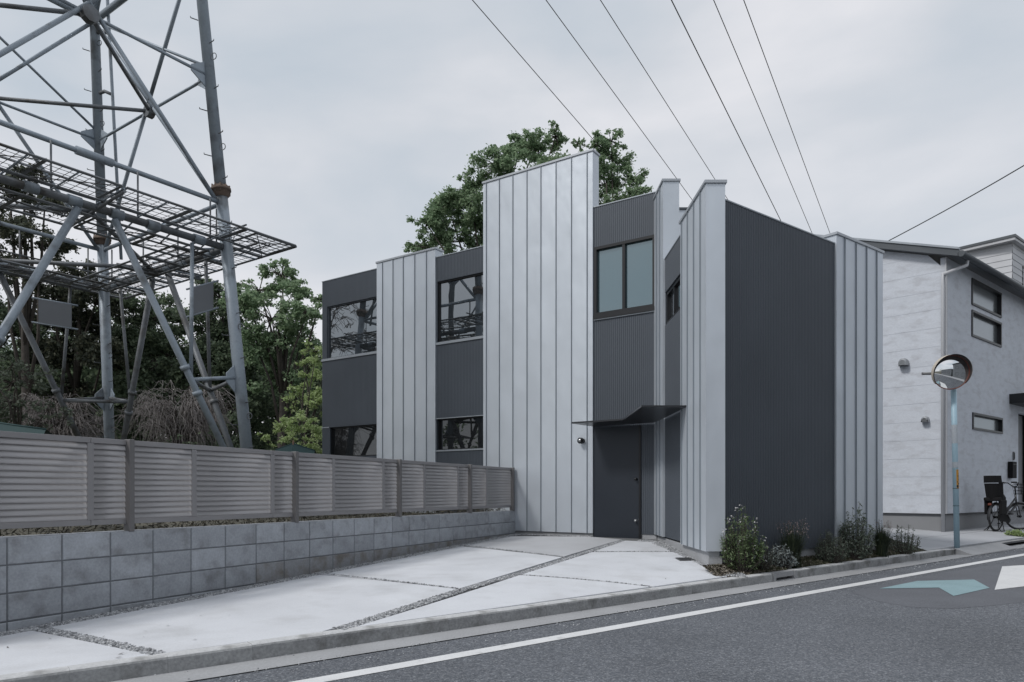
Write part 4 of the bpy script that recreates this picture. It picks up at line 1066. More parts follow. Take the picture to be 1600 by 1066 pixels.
for (a, b) in sides:
    pa, pb = leg_at(a, ZG), leg_at(b, ZG); d = (pb - pa); L_ = d.length; d.normalize()
    out = Vector((d.y, -d.x, 0))
    if (pa + out - Vector((PC.x, PC.y, ZG))).length < (pa - Vector((PC.x, PC.y, ZG))).length: out = -out
    half = (L_ + 2.6 * KCAM) / 2
    mesh_panel(pa - d * (KCAM * 1.3) + out * (KCAM * 0.06), d, out, half - 0.043, 1.3 * KCAM, 3)
    mesh_panel(pa - d * (KCAM * 1.3) + d * (half + 0.043) + out * (KCAM * 0.06), d, out, half - 0.043, 1.3 * KCAM, 3)
    # inner mesh under the beams
    mesh_panel(pa + d * (KCAM * 0.5) - out * (KCAM * 1.25) + Vector((0, 0, KCAM * -0.35)), d, out, L_ / 2 - 0.40, 1.15 * KCAM, 2, 0.18)
    mesh_panel(pa + d * (L_ / 2 + 0.043) - out * (KCAM * 1.25) + Vector((0, 0, KCAM * -0.35)), d, out, L_ / 2 - 0.40, 1.15 * KCAM, 2, 0.18)
    for off_, zz2, r2 in ((0.38, 8.22, 0.026), (0.78, 8.30, 0.02), (-0.35, 8.05, 0.032), (-0.7, 8.0, 0.022), (0.02, 8.62, 0.026)):
        v_ = Vector((0, 0, KCAM * (zz2 - ZG))); bar('guard_rail', [pa - d * KCAM * (0.9 if off_ > 0 else -0.3) + out * (KCAM * off_) + v_, pb + d * KCAM * (0.9 if off_ > 0 else -0.3) + out * (KCAM * off_) + v_], r2, 'steel_dk', 5)
    nbk = 7
    for k in range(nbk):
        q = pa + d * (L_ * (k + 0.5) / nbk)
        bar('guard_bracket', [q - out * (KCAM * 0.75) + Vector((0, 0, KCAM * -.30)), q + Vector((0, 0, KCAM * -.08)), q + out * (KCAM * 1.34) + Vector((0, 0, KCAM * -.03))], 0.026, 'steel', 4)
        bar('guard_post', [q + out * (KCAM * 0.02) + Vector((0, 0, KCAM * -.1)), q + out * (KCAM * 0.02) + Vector((0, 0, KCAM * 1.05))], 0.024, 'steel_dk', 5) if k % 2 == 0 else None
    bar('outrigger', [mid(a, b, 8.0, 0.5) - out * (KCAM * 1.3), mid(a, b, 8.22, 0.5) + out * (KCAM * 1.36)], 0.05, 'steel_dk', 4)
# conduit beside the far leg with its brackets
cpts = [leg_at(1, z) + Vector((0.70 - 0.0144 * z, -0.25, 0)) for z in (9, 14, 19, 25)]
bar('conduit', cpts, 0.05, 'steel', 8)
for z in (11.1, 14.35, 16.2):
    q = leg_at(1, z); e_ = leg_at(1, z - 0.2) + Vector((0.70 - 0.0144 * z, -0.25, 0))
    bar('conduit_bracket', [q, q.lerp(e_, .5) + Vector((0, 0, KCAM * .1)), e_], 0.055, 'steel_dk', 6)
# blank sign boards hung on the bracing
for (u0, v0, u1, v1, Y, dv, lab) in ((60, 467, 112, 470, 15.1, 38, 'blank grey sign board hung under the pylon left of its far leg'), (300, 450, 333, 441, 14.1, 43, 'blank grey sign board hung beside the right leg of the pylon')):
    b_ = thing('sign_board', lab, 'sign')
    y1 = Y + 0.9
    p = [Vector(at3(u0, v0, Y)), Vector(at3(u1, v1 + (6 if u0 < 100 else 0), Y + 0.3))]; hz = dv / FPX * Y
    dd = (p[1] - p[0]).normalized(); nn = Vector((dd.y, -dd.x, 0)).normalized() * 0.015
    mb = MB(); lo = [x - Vector((0, 0, hz)) for x in p]
    mb.hexa([lo[0] - nn, lo[1] - nn, lo[1] + nn, lo[0] + nn], [p[0] - nn, p[1] - nn, p[1] + nn, p[0] + nn]); mb.build('plate', M['signgrey'], b_)
    for q, r_ in ((p, 0.02), (lo, 0.02)):
        mb = MB(); mb.tube([q[0] - dd * 0.12, q[1] + dd * 0.12], r_, 6); mb.build('rail', M['steel'], b_)

# ------------------------------------------------------------------ overhead lines
wires = [(738, 0, 925, 216, 'leftmost thin overhead line passing behind the tall pale panel'),
         (853, 0, 1082, 313, 'second overhead line from the left running down to the roof notch'),
         (938, 0, 1136, 310, 'third overhead line from the left ending behind the corner panel'),
         (1049, 0, 1219, 343, 'fourth overhead line from the left, thicker, ending behind the ribbed flank'),
         (1115, 0, 1267, 360, 'fifth overhead line from the left ending behind the ribbed flank'),
         (1162, 0, 1297, 365, 'sixth overhead line, steepest, ending behind the last pale panel')]
for (u0, v0, u1, v1, lab) in wires:
    # level conductors running away: the height is chosen, the distance follows
    Ya = 36.0; Yb = Ya * (856.0 - v0) / (856.0 - v1)
    p0, p1 = Vector(at3(u0, v0, Ya)), Vector(at3(u1, v1, Yb)); d = (p1 - p0)
    st = p0 - d * 0.55; en = p0 + d * 2.4
    mb = MB(); mb.tube([st, p0, p1, en], 0.023 if 'thicker' not in lab else 0.03, 6); o = mb.build('overhead_line', M['cable'])
    tag(o, lab, 'power line', 'overhead lines crossing the sky')
mb = MB(); p0 = Vector(at3(1372, 385, 18.6)); p1 = Vector(at3(1720, 187, 13.0))
mb.tube([p0.lerp(p1, k / 8) - Vector((0, 0, 0.06 * math.sin(PI * k / 8))) for k in range(9)], 0.012, 6); tag(mb.build('service_line', M['cable']), 'single service cable running from the neighbouring eave to the upper right', 'power line')

# ------------------------------------------------------------------ neighbouring house
NY = 17.4
NC = Vector((px(1478, NY), NY))
NLD = Vector((-1100.0, 1120.0)).normalized(); NRD = Vector((1350.0, 1120.0)).normalized()
FL = Frame(NC, NLD, (-NLD.y, NLD.x) if (-NLD.y * -1 + 0) else (0, 0)); FL.n = Vector((-NLD.y, NLD.x)); 
if FL.n.dot(-NC) < 0: FL.n = -FL.n
FN = Frame(NC, NRD, (NRD.y, -NRD.x))
if FN.n.dot(-NC) < 0: FN.n = -FN.n
nb = thing('grey_neighbour_house', 'pale grey rendered house with dark eaves beyond the pale blue pole', 'house')
ZW0 = FN.z(1480, 803); ZE = 7.05; SL = 0.345; DEP, LEN = 7.0, 9.5
# gable wall of lapped boards
nbd = 12; hb = 0.455
zz_ = ZW0; row = 0
while zz_ < ZE + SL * DEP / 2:
    z1 = min(zz_ + hb, ZE + SL * DEP / 2 - 0.02)
    # each board is cut by the rake
    t_hi0 = 0 if z1 <= ZE else (z1 - ZE) / SL
    t_lo0 = 0 if zz_ <= ZE else (zz_ - ZE) / SL
    mb = MB(); g = 0.003
    o0, o1 = 0.0, 0.004
    q = [FL.at(t_lo0, 0), FL.at(DEP - t_lo0, 0), FL.at(DEP - t_hi0, 0), FL.at(t_hi0, 0)]
    n3 = Vector((FL.n.x, FL.n.y, 0))
    pts = [Vector((q[0].x, q[0].y, zz_)) + n3 * o1, Vector((q[1].x, q[1].y, zz_)) + n3 * o1, Vector((q[2].x, q[2].y, z1 + .001)) + n3 * o0, Vector((q[3].x, q[3].y, z1 + .001)) + n3 * o0]
    mb.poly(pts if (pts[1] - pts[0]).cross(pts[3] - pts[0]).dot(n3) > 0 else pts[::-1]); 
    low = [pts[0], pts[1], pts[1] - n3 * 0.03, pts[0] - n3 * 0.03]; mb.poly(low)
    mb.build('siding_board', M['render'], nb)
    zz_ += hb
# front wall boards (with window and door openings)
wins = []
for (u0, u1, vt, vb) in ((1517.6, 1563.7, 434.5, 476), (1517.6, 1563.7, 484, 525.5), (1519, 1565.5, 644.5, 671)):
    wins.append((FN.s(u0), FN.s(u1), FN.z(u0, vb), FN.z(u0, vt)))
dent = (FN.s(1591), FN.s(1591) + 1.3, 0.2, FN.z(1591, 645))
holes = wins + [dent]
zz_ = ZW0
while zz_ < ZE - 0.05:
    z1 = min(zz_ + hb, ZE)
    ts = sorted(set([0, LEN] + [x for h in holes if h[2] < z1 and h[3] > zz_ for x in h[:2]]))
    mb = MB()
    for a0, a1 in zip(ts[:-1], ts[1:]):
        m_ = (a0 + a1) / 2; iv = [(zz_ + 0.0007, z1 - 0.0007)]
        for h in holes:
            if h[0] < m_ < h[1]:
                nx = []
                for b0, b1 in iv:
                    if h[2] > b0: nx.append((b0, min(b1, h[2])))
                    if h[3] < b1: nx.append((max(b0, h[3]), b1))
                iv = [q for q in nx if q[1] - q[0] > 0.004]
        for b0, b1 in iv:
            mb = MB(); FN.box(mb, a0, a1, b0, b1, -0.12, 0.0); mb.build('siding_board', M['render'], nb)
    zz_ += hb
for i, w in enumerate(wins):
    window(FN, *w, 0.03, nb, 'glass_grey', 0.055, depth=0.12)
mb = MB(); FN.box(mb, 0.02, LEN - 0.02, 0.0, ZW0 - 0.02, -0.3, -0.03); FL.box(mb, 0.02, DEP, 0.0, ZW0 - 0.02, -0.3, -0.03); mb.build('foundation', M['found2'], nb)
mb = MB(); FN.box(mb, -0.015, LEN, ZW0 - 0.03, ZW0, -0.1, 0.012); FL.box(mb, -0.010, DEP, ZW0 - 0.028, ZW0 - 0.002, -0.1, 0.014); mb.build('drip_edge', M['drip_dark'], nb)
mb = MB(); FN.box(mb, 0.3, LEN - 0.1, 0.2, ZE - 0.2, -DEP + 0.2, -0.35); mb.build('inner_wall', M['core'], nb)
mb = MB(); FN.box(mb, dent[0], dent[1], 0.25, dent[3], -0.30, -0.24); mb.build('door', M['found2'], nb)
# roof: two slopes with overhang
def roofP(t_gable, t_len, dz): # t along the gable from the eave corner, along the front wall
    q = NC + NLD * t_gable + NRD * t_len
    tt = t_gable if t_gable <= DEP / 2 else DEP - t_gable
    return Vector((q.x, q.y, ZE + SL * tt + dz))
OV, OG = 0.32, 0.22
for (ga, gb) in ((-OV, DEP / 2), (DEP / 2, DEP + OV)):
    mb = MB(); c = [roofP(ga, -OG, 0.02), roofP(ga, LEN + OG, 0.02), roofP(gb, LEN + OG, 0.02), roofP(gb, -OG, 0.02)]
    mb.hexa(c, [p + Vector((0, 0, 0.16)) for p in c]); mb.build('roof', M['eave'], nb)
mb = MB(); c = [roofP(-OV - 0.02, -OG - 0.03, 0.18), roofP(-OV - 0.02, -OG + 0.10, 0.18), roofP(DEP / 2, -OG + 0.10, 0.18), roofP(DEP / 2, -OG - 0.03, 0.18)]
mb.hexa(c, [p + Vector((0, 0, 0.05)) for p in c]); mb.build('verge_trim', M['flash'], nb)
mb = MB(); mb.tube([roofP(-OV - 0.07, -OG + 0.02, 0.09), roofP(-OV - 0.07, LEN + OG, 0.09)], 0.075, 10); mb.build('gutter', M['eave'], nb)
# downpipe at the corner
mb = MB(); q = FL.at(0.05, 0.06); tp = roofP(-OV - 0.05, 0.25, 0.0)
mb.tube([tp, tp + Vector((0, 0, -0.10)), Vector((q.x, q.y, ZE - 0.42)), Vector((q.x, q.y, ZE - 0.7)), Vector((q.x, q.y, z_pad(q.x, q.y) - 0.02))], 0.042, 12); mb.build('downpipe', M['pipe'], nb)
mb = MB(); q2 = FN.at(0.0, 0.012); 
FN.box(mb, -0.02, 0.06, ZW0, ZE, -0.02, 0.016); mb.build('corner_trim', M['pipe'], nb)
# round vent hoods
for (u_, v_, r_, lab) in ((1413, 567, 0.11, 'higher and larger steel vent hood on the pale gable wall'), (1446.5, 656, 0.085, 'lower and smaller steel vent hood on the pale gable wall')):
    vt = thing('vent_hood', lab, 'vent'); t_ = FL.s(u_, 0.01); z_ = FL.z(u_, v_); n3 = Vector((FL.n.x, FL.n.y, 0)); c = Vector(FL.P(t_, z_, 0.008))
    d3 = Vector((FL.d.x, FL.d.y, 0)); mb = MB(); N = 10; i0 = 0
    # dome: half round top, straight skirt, open underneath
    rings = []
    for j, (o_, k_) in enumerate(((0.0, 1.0), (0.10, 1.0), (0.15, 0.86), (0.175, 0.5))):
        ring = []
        for a_ in range(N + 1):
            th = PI * a_ / N; ring.append(c + n3 * o_ * (r_ / 0.11) + d3 * math.cos(th) * r_ * k_ + Vector((0, 0, math.sin(th) * r_ * k_ * 0.95)))
        ring = [c + n3 * o_ * (r_ / 0.11) + d3 * r_ * k_ - Vector((0, 0, r_ * 0.75))] + ring + [c + n3 * o_ * (r_ / 0.11) - d3 * r_ * k_ - Vector((0, 0, r_ * 0.75))]
        rings.append(ring)
    for ra, rb in zip(rings[:-1], rings[1:]):
        for k in range(len(ra) - 1): mb.poly([ra[k], ra[k + 1], rb[k + 1], rb[k]], True)
    mb.poly(rings[-1]); mb.build('hood', M['vent'], vt)
    mb = MB(); lo = [c + d3 * r_ * .95 - Vector((0, 0, r_ * .6)), c - d3 * r_ * .95 - Vector((0, 0, r_ * .6)), c - d3 * r_ * .9 + n3 * .13 - Vector((0, 0, r_ * .6)), c + d3 * r_ * .9 + n3 * .13 - Vector((0, 0, r_ * .6))]
    mb.hexa(lo, [p + Vector((0, 0, 0.02)) for p in lo]); mb.build('grille', M['black'], vt)
# entrance canopy, intercom, letter box
mb = MB(); FN.box(mb, FN.s(1577), FN.s(1577) + 2.4, FN.z(1577, 631), FN.z(1577, 616), 0.0, 0.75); mb.build('entrance_canopy', M['blackmetal'], nb)
lb = thing('letter_box', 'flat black letter box on the neighbouring wall above the bicycle', 'letter box')
mb = MB(); t_ = FN.s(1580.5, 0.1); FN.box(mb, t_, t_ + 0.36, FN.z(1580, 747.5), FN.z(1580, 722), 0.012, 0.13); bevel(mb.build('body', M['black'], lb), 0.006)
mb = MB(); FN.box(mb, t_ + 0.03, t_ + 0.33, FN.z(1580, 726.5), FN.z(1580, 725.5), 0.13, 0.134); mb.build('slot', M['blackmetal'], lb)
ic = thing('intercom', 'small dark intercom panel above the letter box', 'intercom')
mb = MB(); t_ = FN.s(1582, 0.0); FN.box(mb, t_, t_ + 0.10, FN.z(1582, 719), FN.z(1582, 706), 0.003, 0.035); bevel(mb.build('panel', M['grate'], ic), 0.005)
mb = MB(); FN.box(mb, t_ + 0.02, t_ + 0.08, FN.z(1582, 717), FN.z(1582, 708), 0.035, 0.042); mb.build('screen', M['black'], ic)

# white house further back
WY = 27.0
wh = thing('white_house', 'white lap sided house top showing above the grey eave at the right edge', 'house')
WC = Vector((px(1581.5, WY), WY)); FWL = Frame(WC, NLD, FL.n); FWR = Frame(WC, NRD, FN.n)
ZWT = FWR.z(1582, 380)
z_ = 0.3
while z_ < ZWT - 0.02:
    z1 = min(z_ + 0.24, ZWT)
    for fr_, ln in ((FWL, 7.0), (FWR, 6.0)):
        mb = MB(); a_, b_ = fr_.at(0, 0.018), fr_.at(ln, 0.018); c_, d_ = fr_.at(ln, 0), fr_.at(0, 0)
        mb.poly([(a_.x, a_.y, z_), (b_.x, b_.y, z_), (c_.x, c_.y, z1), (d_.x, d_.y, z1)])
        mb.poly([(a_.x, a_.y, z_), (b_.x, b_.y, z_), (c_.x, c_.y, z_), (d_.x, d_.y, z_)])
        mb.build('siding_board', M['white_siding'], wh)
    z_ += 0.24
mb = MB(); FWR.box(mb, 0.01, 6.0, 0.3, ZWT - 0.01, -7.0, -0.02); mb.build('wall', M['white_siding'], wh)
mb = MB(); FWR.box(mb, -0.35, 6.3, ZWT, ZWT + 0.10, -7.2, 0.18); mb.build('soffit', M['pipe'], wh)
mb = MB(); FWR.box(mb, -0.38, 6.33, ZWT + 0.102, ZWT + 0.2, -7.23, 0.21); mb.build('roof', M['eave'], wh)
window(FWR, FWR.s(1597), FWR.s(1597) + 1.0, ZWT - 2.3, FWR.z(1597, 416), 0.03, wh, 'glass_grey', 0.06, depth=0.1)

# ------------------------------------------------------------------ traffic mirror on its pole
pb = ground(1495.5, 864, z_road); PB = Vector((pb.x, pb.y, z_road(pb.x, pb.y) - 0.02))
tm = thing('traffic_mirror', 'round convex traffic mirror with orange rim on a pale blue pole', 'traffic mirror')
tm.location = PB
zt = zv(560, PB.y) - PB.z
lean = Vector((px(1489, PB.y) - PB.x, 0, 0))
ax = lambda z: Vector((lean.x * z / zt, 0, z))
pr = 0.052
mb = MB(); mb.tube([ax(0), ax(zt)], pr, 20); mb.build('pole', M['poleblue'], tm)
hp = lambda v: zv(v, PB.y) - PB.z
for name, v0, v1, m_, rr in (('worn_band', 693, 664, 'sticker_w', pr + 0.0015), ('white_band', 731, 722, 'sticker_w', pr + 0.0015)):
    mb = MB(); mb.tube([ax(hp(v0)), ax(hp(v1))], rr, 20, cap=False); mb.build(name, M[m_], tm)
for z_ in (hp(763.5), hp(790.5)):
    mb = MB(); mb.ring(ax(z_), (0, 0, 1), pr + 0.001, 0.004, 20, 5); mb.build('band_clamp', M['black'], tm)
# the yellow warning sticker wraps the side of the pole that faces the road
def wrap(v0, v1, a0, a1, rr):
    mb = MB(); N = 8
    for k in range(N):
        t0, t1_ = a0 + (a1 - a0) * k / N, a0 + (a1 - a0) * (k + 1) / N
        z0_, z1_ = hp(v0), hp(v1)
        f = lambda t, z: ax(z) + Vector((math.cos(t) * rr, math.sin(t) * rr, 0))
        mb.poly([f(t0, z0_), f(t1_, z0_), f(t1_, z1_), f(t0, z1_)], True)
    return mb
st = wrap(763, 734, math.radians(-105), math.radians(15), pr + 0.003).build('sticker', M['sticker'], tm)
for (v0, v1, a0, a1) in ((762, 758, -100, -60), (757, 755, -70, -30), (754, 752.5, -95, -75), (751, 748, -60, -40), (747.5, 746, -50, -20), (745, 743, -80, -55), (741, 739, -45, -25)):
    wrap(v0, v1, math.radians(a0), math.radians(a1), pr + 0.0045).build('sticker_mark', M['ink'], st)
MCp = Vector(at3(1486, 582, PB.y - 0.22)) - PB
to_cam = Vector((0 - PB.x, 0 - PB.y, EYE - 3.7)).normalized()
mz = math.atan2(to_cam.y, to_cam.x)
mdir = Vector((math.cos(mz + 0.36), math.sin(mz + 0.36), -0.12)).normalized()      # turned to the right of the camera
RM = 0.325
mb = MB(); prof = [(0.075 - 0.075 * (k / 10) ** 2, max(RM * k / 10, 0.0005)) for k in range(11)]; mb.lathe(MCp, mdir, prof, 48); mb.build('mirror_face', M['mirror'], tm)
mb = MB(); mb.ring(MCp + mdir * 0.003, mdir, RM + 0.005, 0.009, 48, 8); mb.build('rim', M['orange'], tm)
mb = MB(); mb.lathe(MCp, mdir, [(-0.002, RM), (-0.05, RM * 0.96), (-0.09, RM * 0.6), (-0.1, 0.001)], 40); mb.build('back_shell', M['hood'], tm)
# hood: a part cylinder over the top and right
sx = mdir.cross(Vector((0, 0, 1))).normalized(); sy = sx.cross(mdir).normalized()
for nm, rad, m_ in (('hood', RM + 0.022, 'hood'), ('hood_lining', RM + 0.016, 'hood_in')):
    mb = MB(); N = 40
    for k in range(N):
        t0, t1_ = math.radians(-40 + 260 * k / N), math.radians(-40 + 260 * (k + 1) / N)
        dl = lambda t: 0.02 + 0.13 * max(0.0, math.sin((t - math.radians(-40)) / math.radians(260) * PI)) ** 0.8
        f = lambda t, h: MCp + (sx * math.cos(t) + sy * math.sin(t)) * rad + mdir * h
        mb.poly([f(t0, -0.03), f(t1_, -0.03), f(t1_, dl(t1_)), f(t0, dl(t0))], True)
    mb.build(nm, M[m_], tm)
mb = MB(); pz = MCp.z; mb.tube([ax(pz), MCp - mdir * 0.08], 0.03, 10); mb.tube([Vector((px(1443, PB.y) - PB.x, 0.05, pz + 0.02)), ax(pz + 0.02)], 0.028, 10); mb.build('bracket', M['grate'], tm)

# ------------------------------------------------------------------ bicycle with a child seat
bg_ = ground(1556, 830.5, z_pad); BP = Vector((bg_.x, bg_.y, z_pad(bg_.x, bg_.y)))
bk = thing('bicycle', 'black bicycle with a rear child seat parked by the neighbouring house', 'bicycle')
va = math.atan2(BP.y, BP.x); hd = va - math.radians(25)
bk.scale = (1.07, 1.07, 1.07); bk.location = BP; bk.rotation_euler = (0, 0, hd)
WR = 0.335; WBASE = 1.12
def wheel(cx, steer=0):
    cen_ = Vector((cx, 0, WR)); ax_ = Vector((-math.sin(steer), math.cos(steer), 0))
    mb = MB(); mb.ring(cen_, ax_, WR - 0.024, 0.024, 36, 8); w = mb.build('wheel', M['rubber'], bk)
    mb = MB(); mb.ring(cen_, ax_, WR - 0.052, 0.012, 36, 6); mb.build('rim', M['chrome'], w)
    mb = MB(); mb.tube([cen_ - ax_ * 0.05, cen_ + ax_ * 0.05], 0.03, 10); mb.build('hub', M['black'], w)
    mb = MB(); fx = Vector((math.cos(steer), math.sin(steer), 0))
    for k in range(18):
        t = 2 * PI * k / 18; d = fx * math.cos(t) + Vector((0, 0, 1)) * math.sin(t)
        mb.tube([cen_ + ax_ * (0.03 if k % 2 else -0.03) + d * 0.025, cen_ + d * (WR - 0.055)], 0.0028, 4, cap=False)
    mb.build('spokes', M['chrome'], w)
    mb = MB()
    for k in range(14):
        f = lambda q: cen_ + (fx * math.cos(q) + Vector((0, 0, 1)) * math.sin(q)) * (WR + 0.022)
        t0, t1_ = math.radians(20 + 170 * k / 14), math.radians(20 + 170 * (k + 1) / 14)
        for s in (-1, 1):
            mb.poly([f(t0), f(t1_), f(t1_) + ax_ * s * 0.032 - (f(t1_) - cen_) * 0.05, f(t0) + ax_ * s * 0.032 - (f(t0) - cen_) * 0.05], True)
    mb.build('mudguard', M['bikeframe'], bk)
wheel(0.0); STE = math.radians(-38); wheel(WBASE, STE)
BB = Vector((0.45, 0, 0.29)); ST_ = Vector((0.30, 0, 0.66)); HT = Vector((0.93, 0, 0.86)); HB = Vector((0.985, 0, 0.62))
fr_ = MB()
for p, q, r_ in ((BB, ST_, 0.018), (BB, HB, 0.026), (Vector((0.40, 0, 0.42)), HT - Vector((0, 0, 0.08)), 0.022), (HB, HT, 0.022), (Vector((0, 0.06, WR)), BB, 0.011), (Vector((0, -0.06, WR)), BB, 0.011), (Vector((0, 0.06, WR)), ST_, 0.009), (Vector((0, -0.06, WR)), ST_, 0.009)):
    fr_.tube([p, q], r_, 10)
fr_.build('frame', M['bikeframe'], bk)
fx = Vector((math.cos(STE), math.sin(STE), 0)); ax_ = Vector((-math.sin(STE), math.cos(STE), 0)); FC = Vector((WBASE, 0, WR))
mb = MB()
for s in (-1, 1): mb.tube([HB + ax_ * 0.01 * s, HB + Vector((0.03, 0, -0.04)) + ax_ * 0.05 * s, FC + ax_ * 0.055 * s], 0.012, 8)
mb.build('fork', M['bikeframe'], bk)
top = HT + Vector((-0.03, 0, 0.20)); mb = MB(); mb.tube([HT, top], 0.014, 8)
mb.tube([top - ax_ * 0.27 - fx * 0.20 + Vector((0, 0, .10)), top - ax_ * 0.22 - fx * 0.04 + Vector((0, 0, .09)), top - ax_ * 0.08, top + ax_ * 0.08, top + ax_ * 0.22 - fx * 0.04 + Vector((0, 0, .09)), top + ax_ * 0.27 - fx * 0.20 + Vector((0, 0, .10))], 0.012, 8); hbr = mb.build('handlebar', M['black'], bk)
for s in (-1, 1):
    e_ = top + ax_ * 0.27 * s - fx * 0.20 + Vector((0, 0, .10)); mb = MB(); mb.tube([e_ - fx * 0.02, e_ + fx * 0.10], 0.019, 8); mb.build('grip', M['rubber'], hbr)
    mb = MB(); mb.tube([e_ + fx * 0.12, e_ + fx * 0.10 + ax_ * -0.02 * s + Vector((0, 0, -.03)), e_ - fx * 0.02 + Vector((0, 0, -.05))], 0.007, 5); mb.build('brake_lever', M['chrome'], hbr)
# basket ahead of the bars
mb = MB(); bc = top + fx * 0.22 + Vector((0, 0, -0.18))
def bp_(a_, b_, h): k = 1 + 0.16 * h / 0.24; return bc + fx * a_ * k + ax_ * b_ * k + Vector((0, 0, h))
for h in (0, 0.08, 0.16, 0.24):
    c = [bp_(-.14, -.19, h), bp_(.14, -.19, h), bp_(.14, .19, h), bp_(-.14, .19, h)]
    for k in range(4): mb.tube([c[k], c[(k + 1) % 4]], 0.006 if h else 0.008, 4)
for k in range(8):
    f = -.19 + .38 * k / 7
    for s in (-.14, .14): mb.tube([bp_(s, f, 0), bp_(s, f, .24)], 0.004, 4)
    mb.tube([bp_(-.14, f, 0), bp_(.14, f, 0)], 0.004, 4)
for k in range(6):
    f = -.14 + .28 * k / 5
    for s in (-.19, .19): mb.tube([bp_(f, s, 0), bp_(f, s, .24)], 0.004, 4)
mb.build('basket', M['black'], bk)
# saddle, seat post, battery, crank, chain guard, stand
mb = MB(); mb.tube([ST_, ST_ + Vector((-0.05, 0, 0.14))], 0.014, 8); mb.build('seat_post', M['chrome'], bk)
sd = ST_ + Vector((-0.05, 0, 0.15)); mb = MB(); mb.tube([sd + Vector((-.13, 0, .03)), sd + Vector((-.08, 0, .025)), sd + Vector((0, 0, .02)), sd + Vector((.09, 0, .02)), sd + Vector((.15, 0, .015))], [0.05, 0.085, 0.07, 0.035, 0.02], 12); mb.build('saddle', M['black'], bk)
mb = MB(); mb.box(0.20, 0.29, -0.045, 0.045, 0.36, 0.72); bevel(mb.build('battery', M['black'], bk), 0.015)
mb = MB(); mb.lathe(BB + Vector((0, -0.05, 0)), (0, -1, 0), [(0, 0.001), (0, 0.10), (0.02, 0.10), (0.02, 0.001)], 20); mb.hexa([(-0.02, -0.085, WR - .07), (0.45, -0.085, 0.20), (0.45, -0.05, 0.20), (-0.02, -0.05, WR - .07)], [(-0.02, -0.085, WR + .06), (0.45, -0.085, 0.38), (0.45, -0.05, 0.38), (-0.02, -0.05, WR + .06)]); mb.build('chain_guard', M['black'], bk)
for s in (-1, 1):
    e_ = BB + Vector((0.10 * s, 0.11 * s, -0.12 * s)); mb = MB(); mb.tube([BB + Vector((0, 0.11 * s, 0)), e_], 0.012, 6); cr_ = mb.build('crank', M['chrome'], bk)
    mb = MB(); mb.box(e_.x - .045, e_.x + .045, min(e_.y, e_.y + .09 * s), max(e_.y, e_.y + .09 * s), e_.z - .013, e_.z + .013); mb.build('pedal', M['black'], cr_)
mb = MB()
for s in (-1, 1): mb.tube([(0.02, 0.06 * s, WR - .03), (0.05, 0.13 * s, 0.15), (-0.02, 0.19 * s, 0.012), (-0.16, 0.19 * s, 0.012), (-0.12, 0.11 * s, 0.10), (0.0, 0.06 * s, WR - .08)], 0.010, 6)
mb.tube([(-.02, -.19, .012), (-.02, .19, .012)], 0.009, 6); mb.build('stand', M['black'], bk)
mb = MB()
for s in (-1, 1): mb.tube([(-0.25, 0.06 * s, 0.72), (0.22, 0.06 * s, 0.72)], 0.008, 6); mb.tube([(0, 0.06 * s, WR), (-0.1, 0.06 * s, 0.72)], 0.007, 6)
for x in (-.25, -.1, .05): mb.tube([(x, -.06, .72), (x, .06, .72)], 0.007, 5)
rk = mb.build('rear_rack', M['black'], bk)
mb = MB(); mb.box(-0.29, -0.262, -0.035, 0.035, 0.62, 0.67); mb.build('reflector', M['orange'], rk)
# child seat: curved shell, headrest, leg guards, straps
cs = MB()
def shell(x0, x1, w0, w1, z0, z1, dep):
    N = 8; rows = []
    for j in range(5):
        f = j / 4; z = z0 + (z1 - z0) * f; w = w0 + (w1 - w0) * f; xx = x0 + (x1 - x0) * f
        rows.append([Vector((xx + dep * (1 - math.cos(t)) * 1.0, w * math.sin(t), z)) for t in [(-1 + 2 * k / N) * 1.25 for k in range(N + 1)]])
    for r_, off in ((rows, 0), ([[p + Vector((0.035, 0, 0)) for p in q] for q in rows], 1)):
        for a_, b_ in zip(r_[:-1], r_[1:]):
            for k in range(N): cs.poly([a_[k], a_[k + 1], b_[k + 1], b_[k]] if off else [a_[k], b_[k], b_[k + 1], a_[k + 1]], True)
    in_ = [[p + Vector((0.035, 0, 0)) for p in q] for q in rows]
    for q, q2 in ((rows[0], in_[0]), (rows[-1], in_[-1])):
        for k in range(N): cs.poly([q[k], q[k + 1], q2[k + 1], q2[k]])
    for k in (0, N):
        for j in range(4): cs.poly([rows[j][k], rows[j + 1][k], in_[j + 1][k], in_[j][k]])
shell(-0.22, -0.30, 0.185, 0.205, 0.74, 1.13, 0.26)
seat = cs.build('child_seat', M['black'], bk)
cs = MB(); shell(-0.315, -0.34, 0.20, 0.19, 1.145, 1.31, 0.24); cs.build('headrest', M['black'], seat)
mb = MB(); mb.hexa([(-.22, -.17, .72), (.12, -.17, .72), (.12, .17, .72), (-.22, .17, .72)], [(-.22, -.17, .80), (.12, -.17, .82), (.12, .17, .82), (-.22, .17, .80)]); bevel(mb.build('seat_pan', M['black'], seat), 0.02)
for s in (-1, 1):
    mb = MB(); y0_, y1_ = sorted((0.12 * s, 0.19 * s)); mb.hexa([(-.14, y0_, .40), (.10, y0_, .40), (.10, y1_, .40), (-.14, y1_, .40)], [(-.16, y0_, .74), (.12, y0_, .74), (.12, y1_, .74), (-.16, y1_, .74)]); bevel(mb.build('leg_guard', M['black'], seat), 0.02)

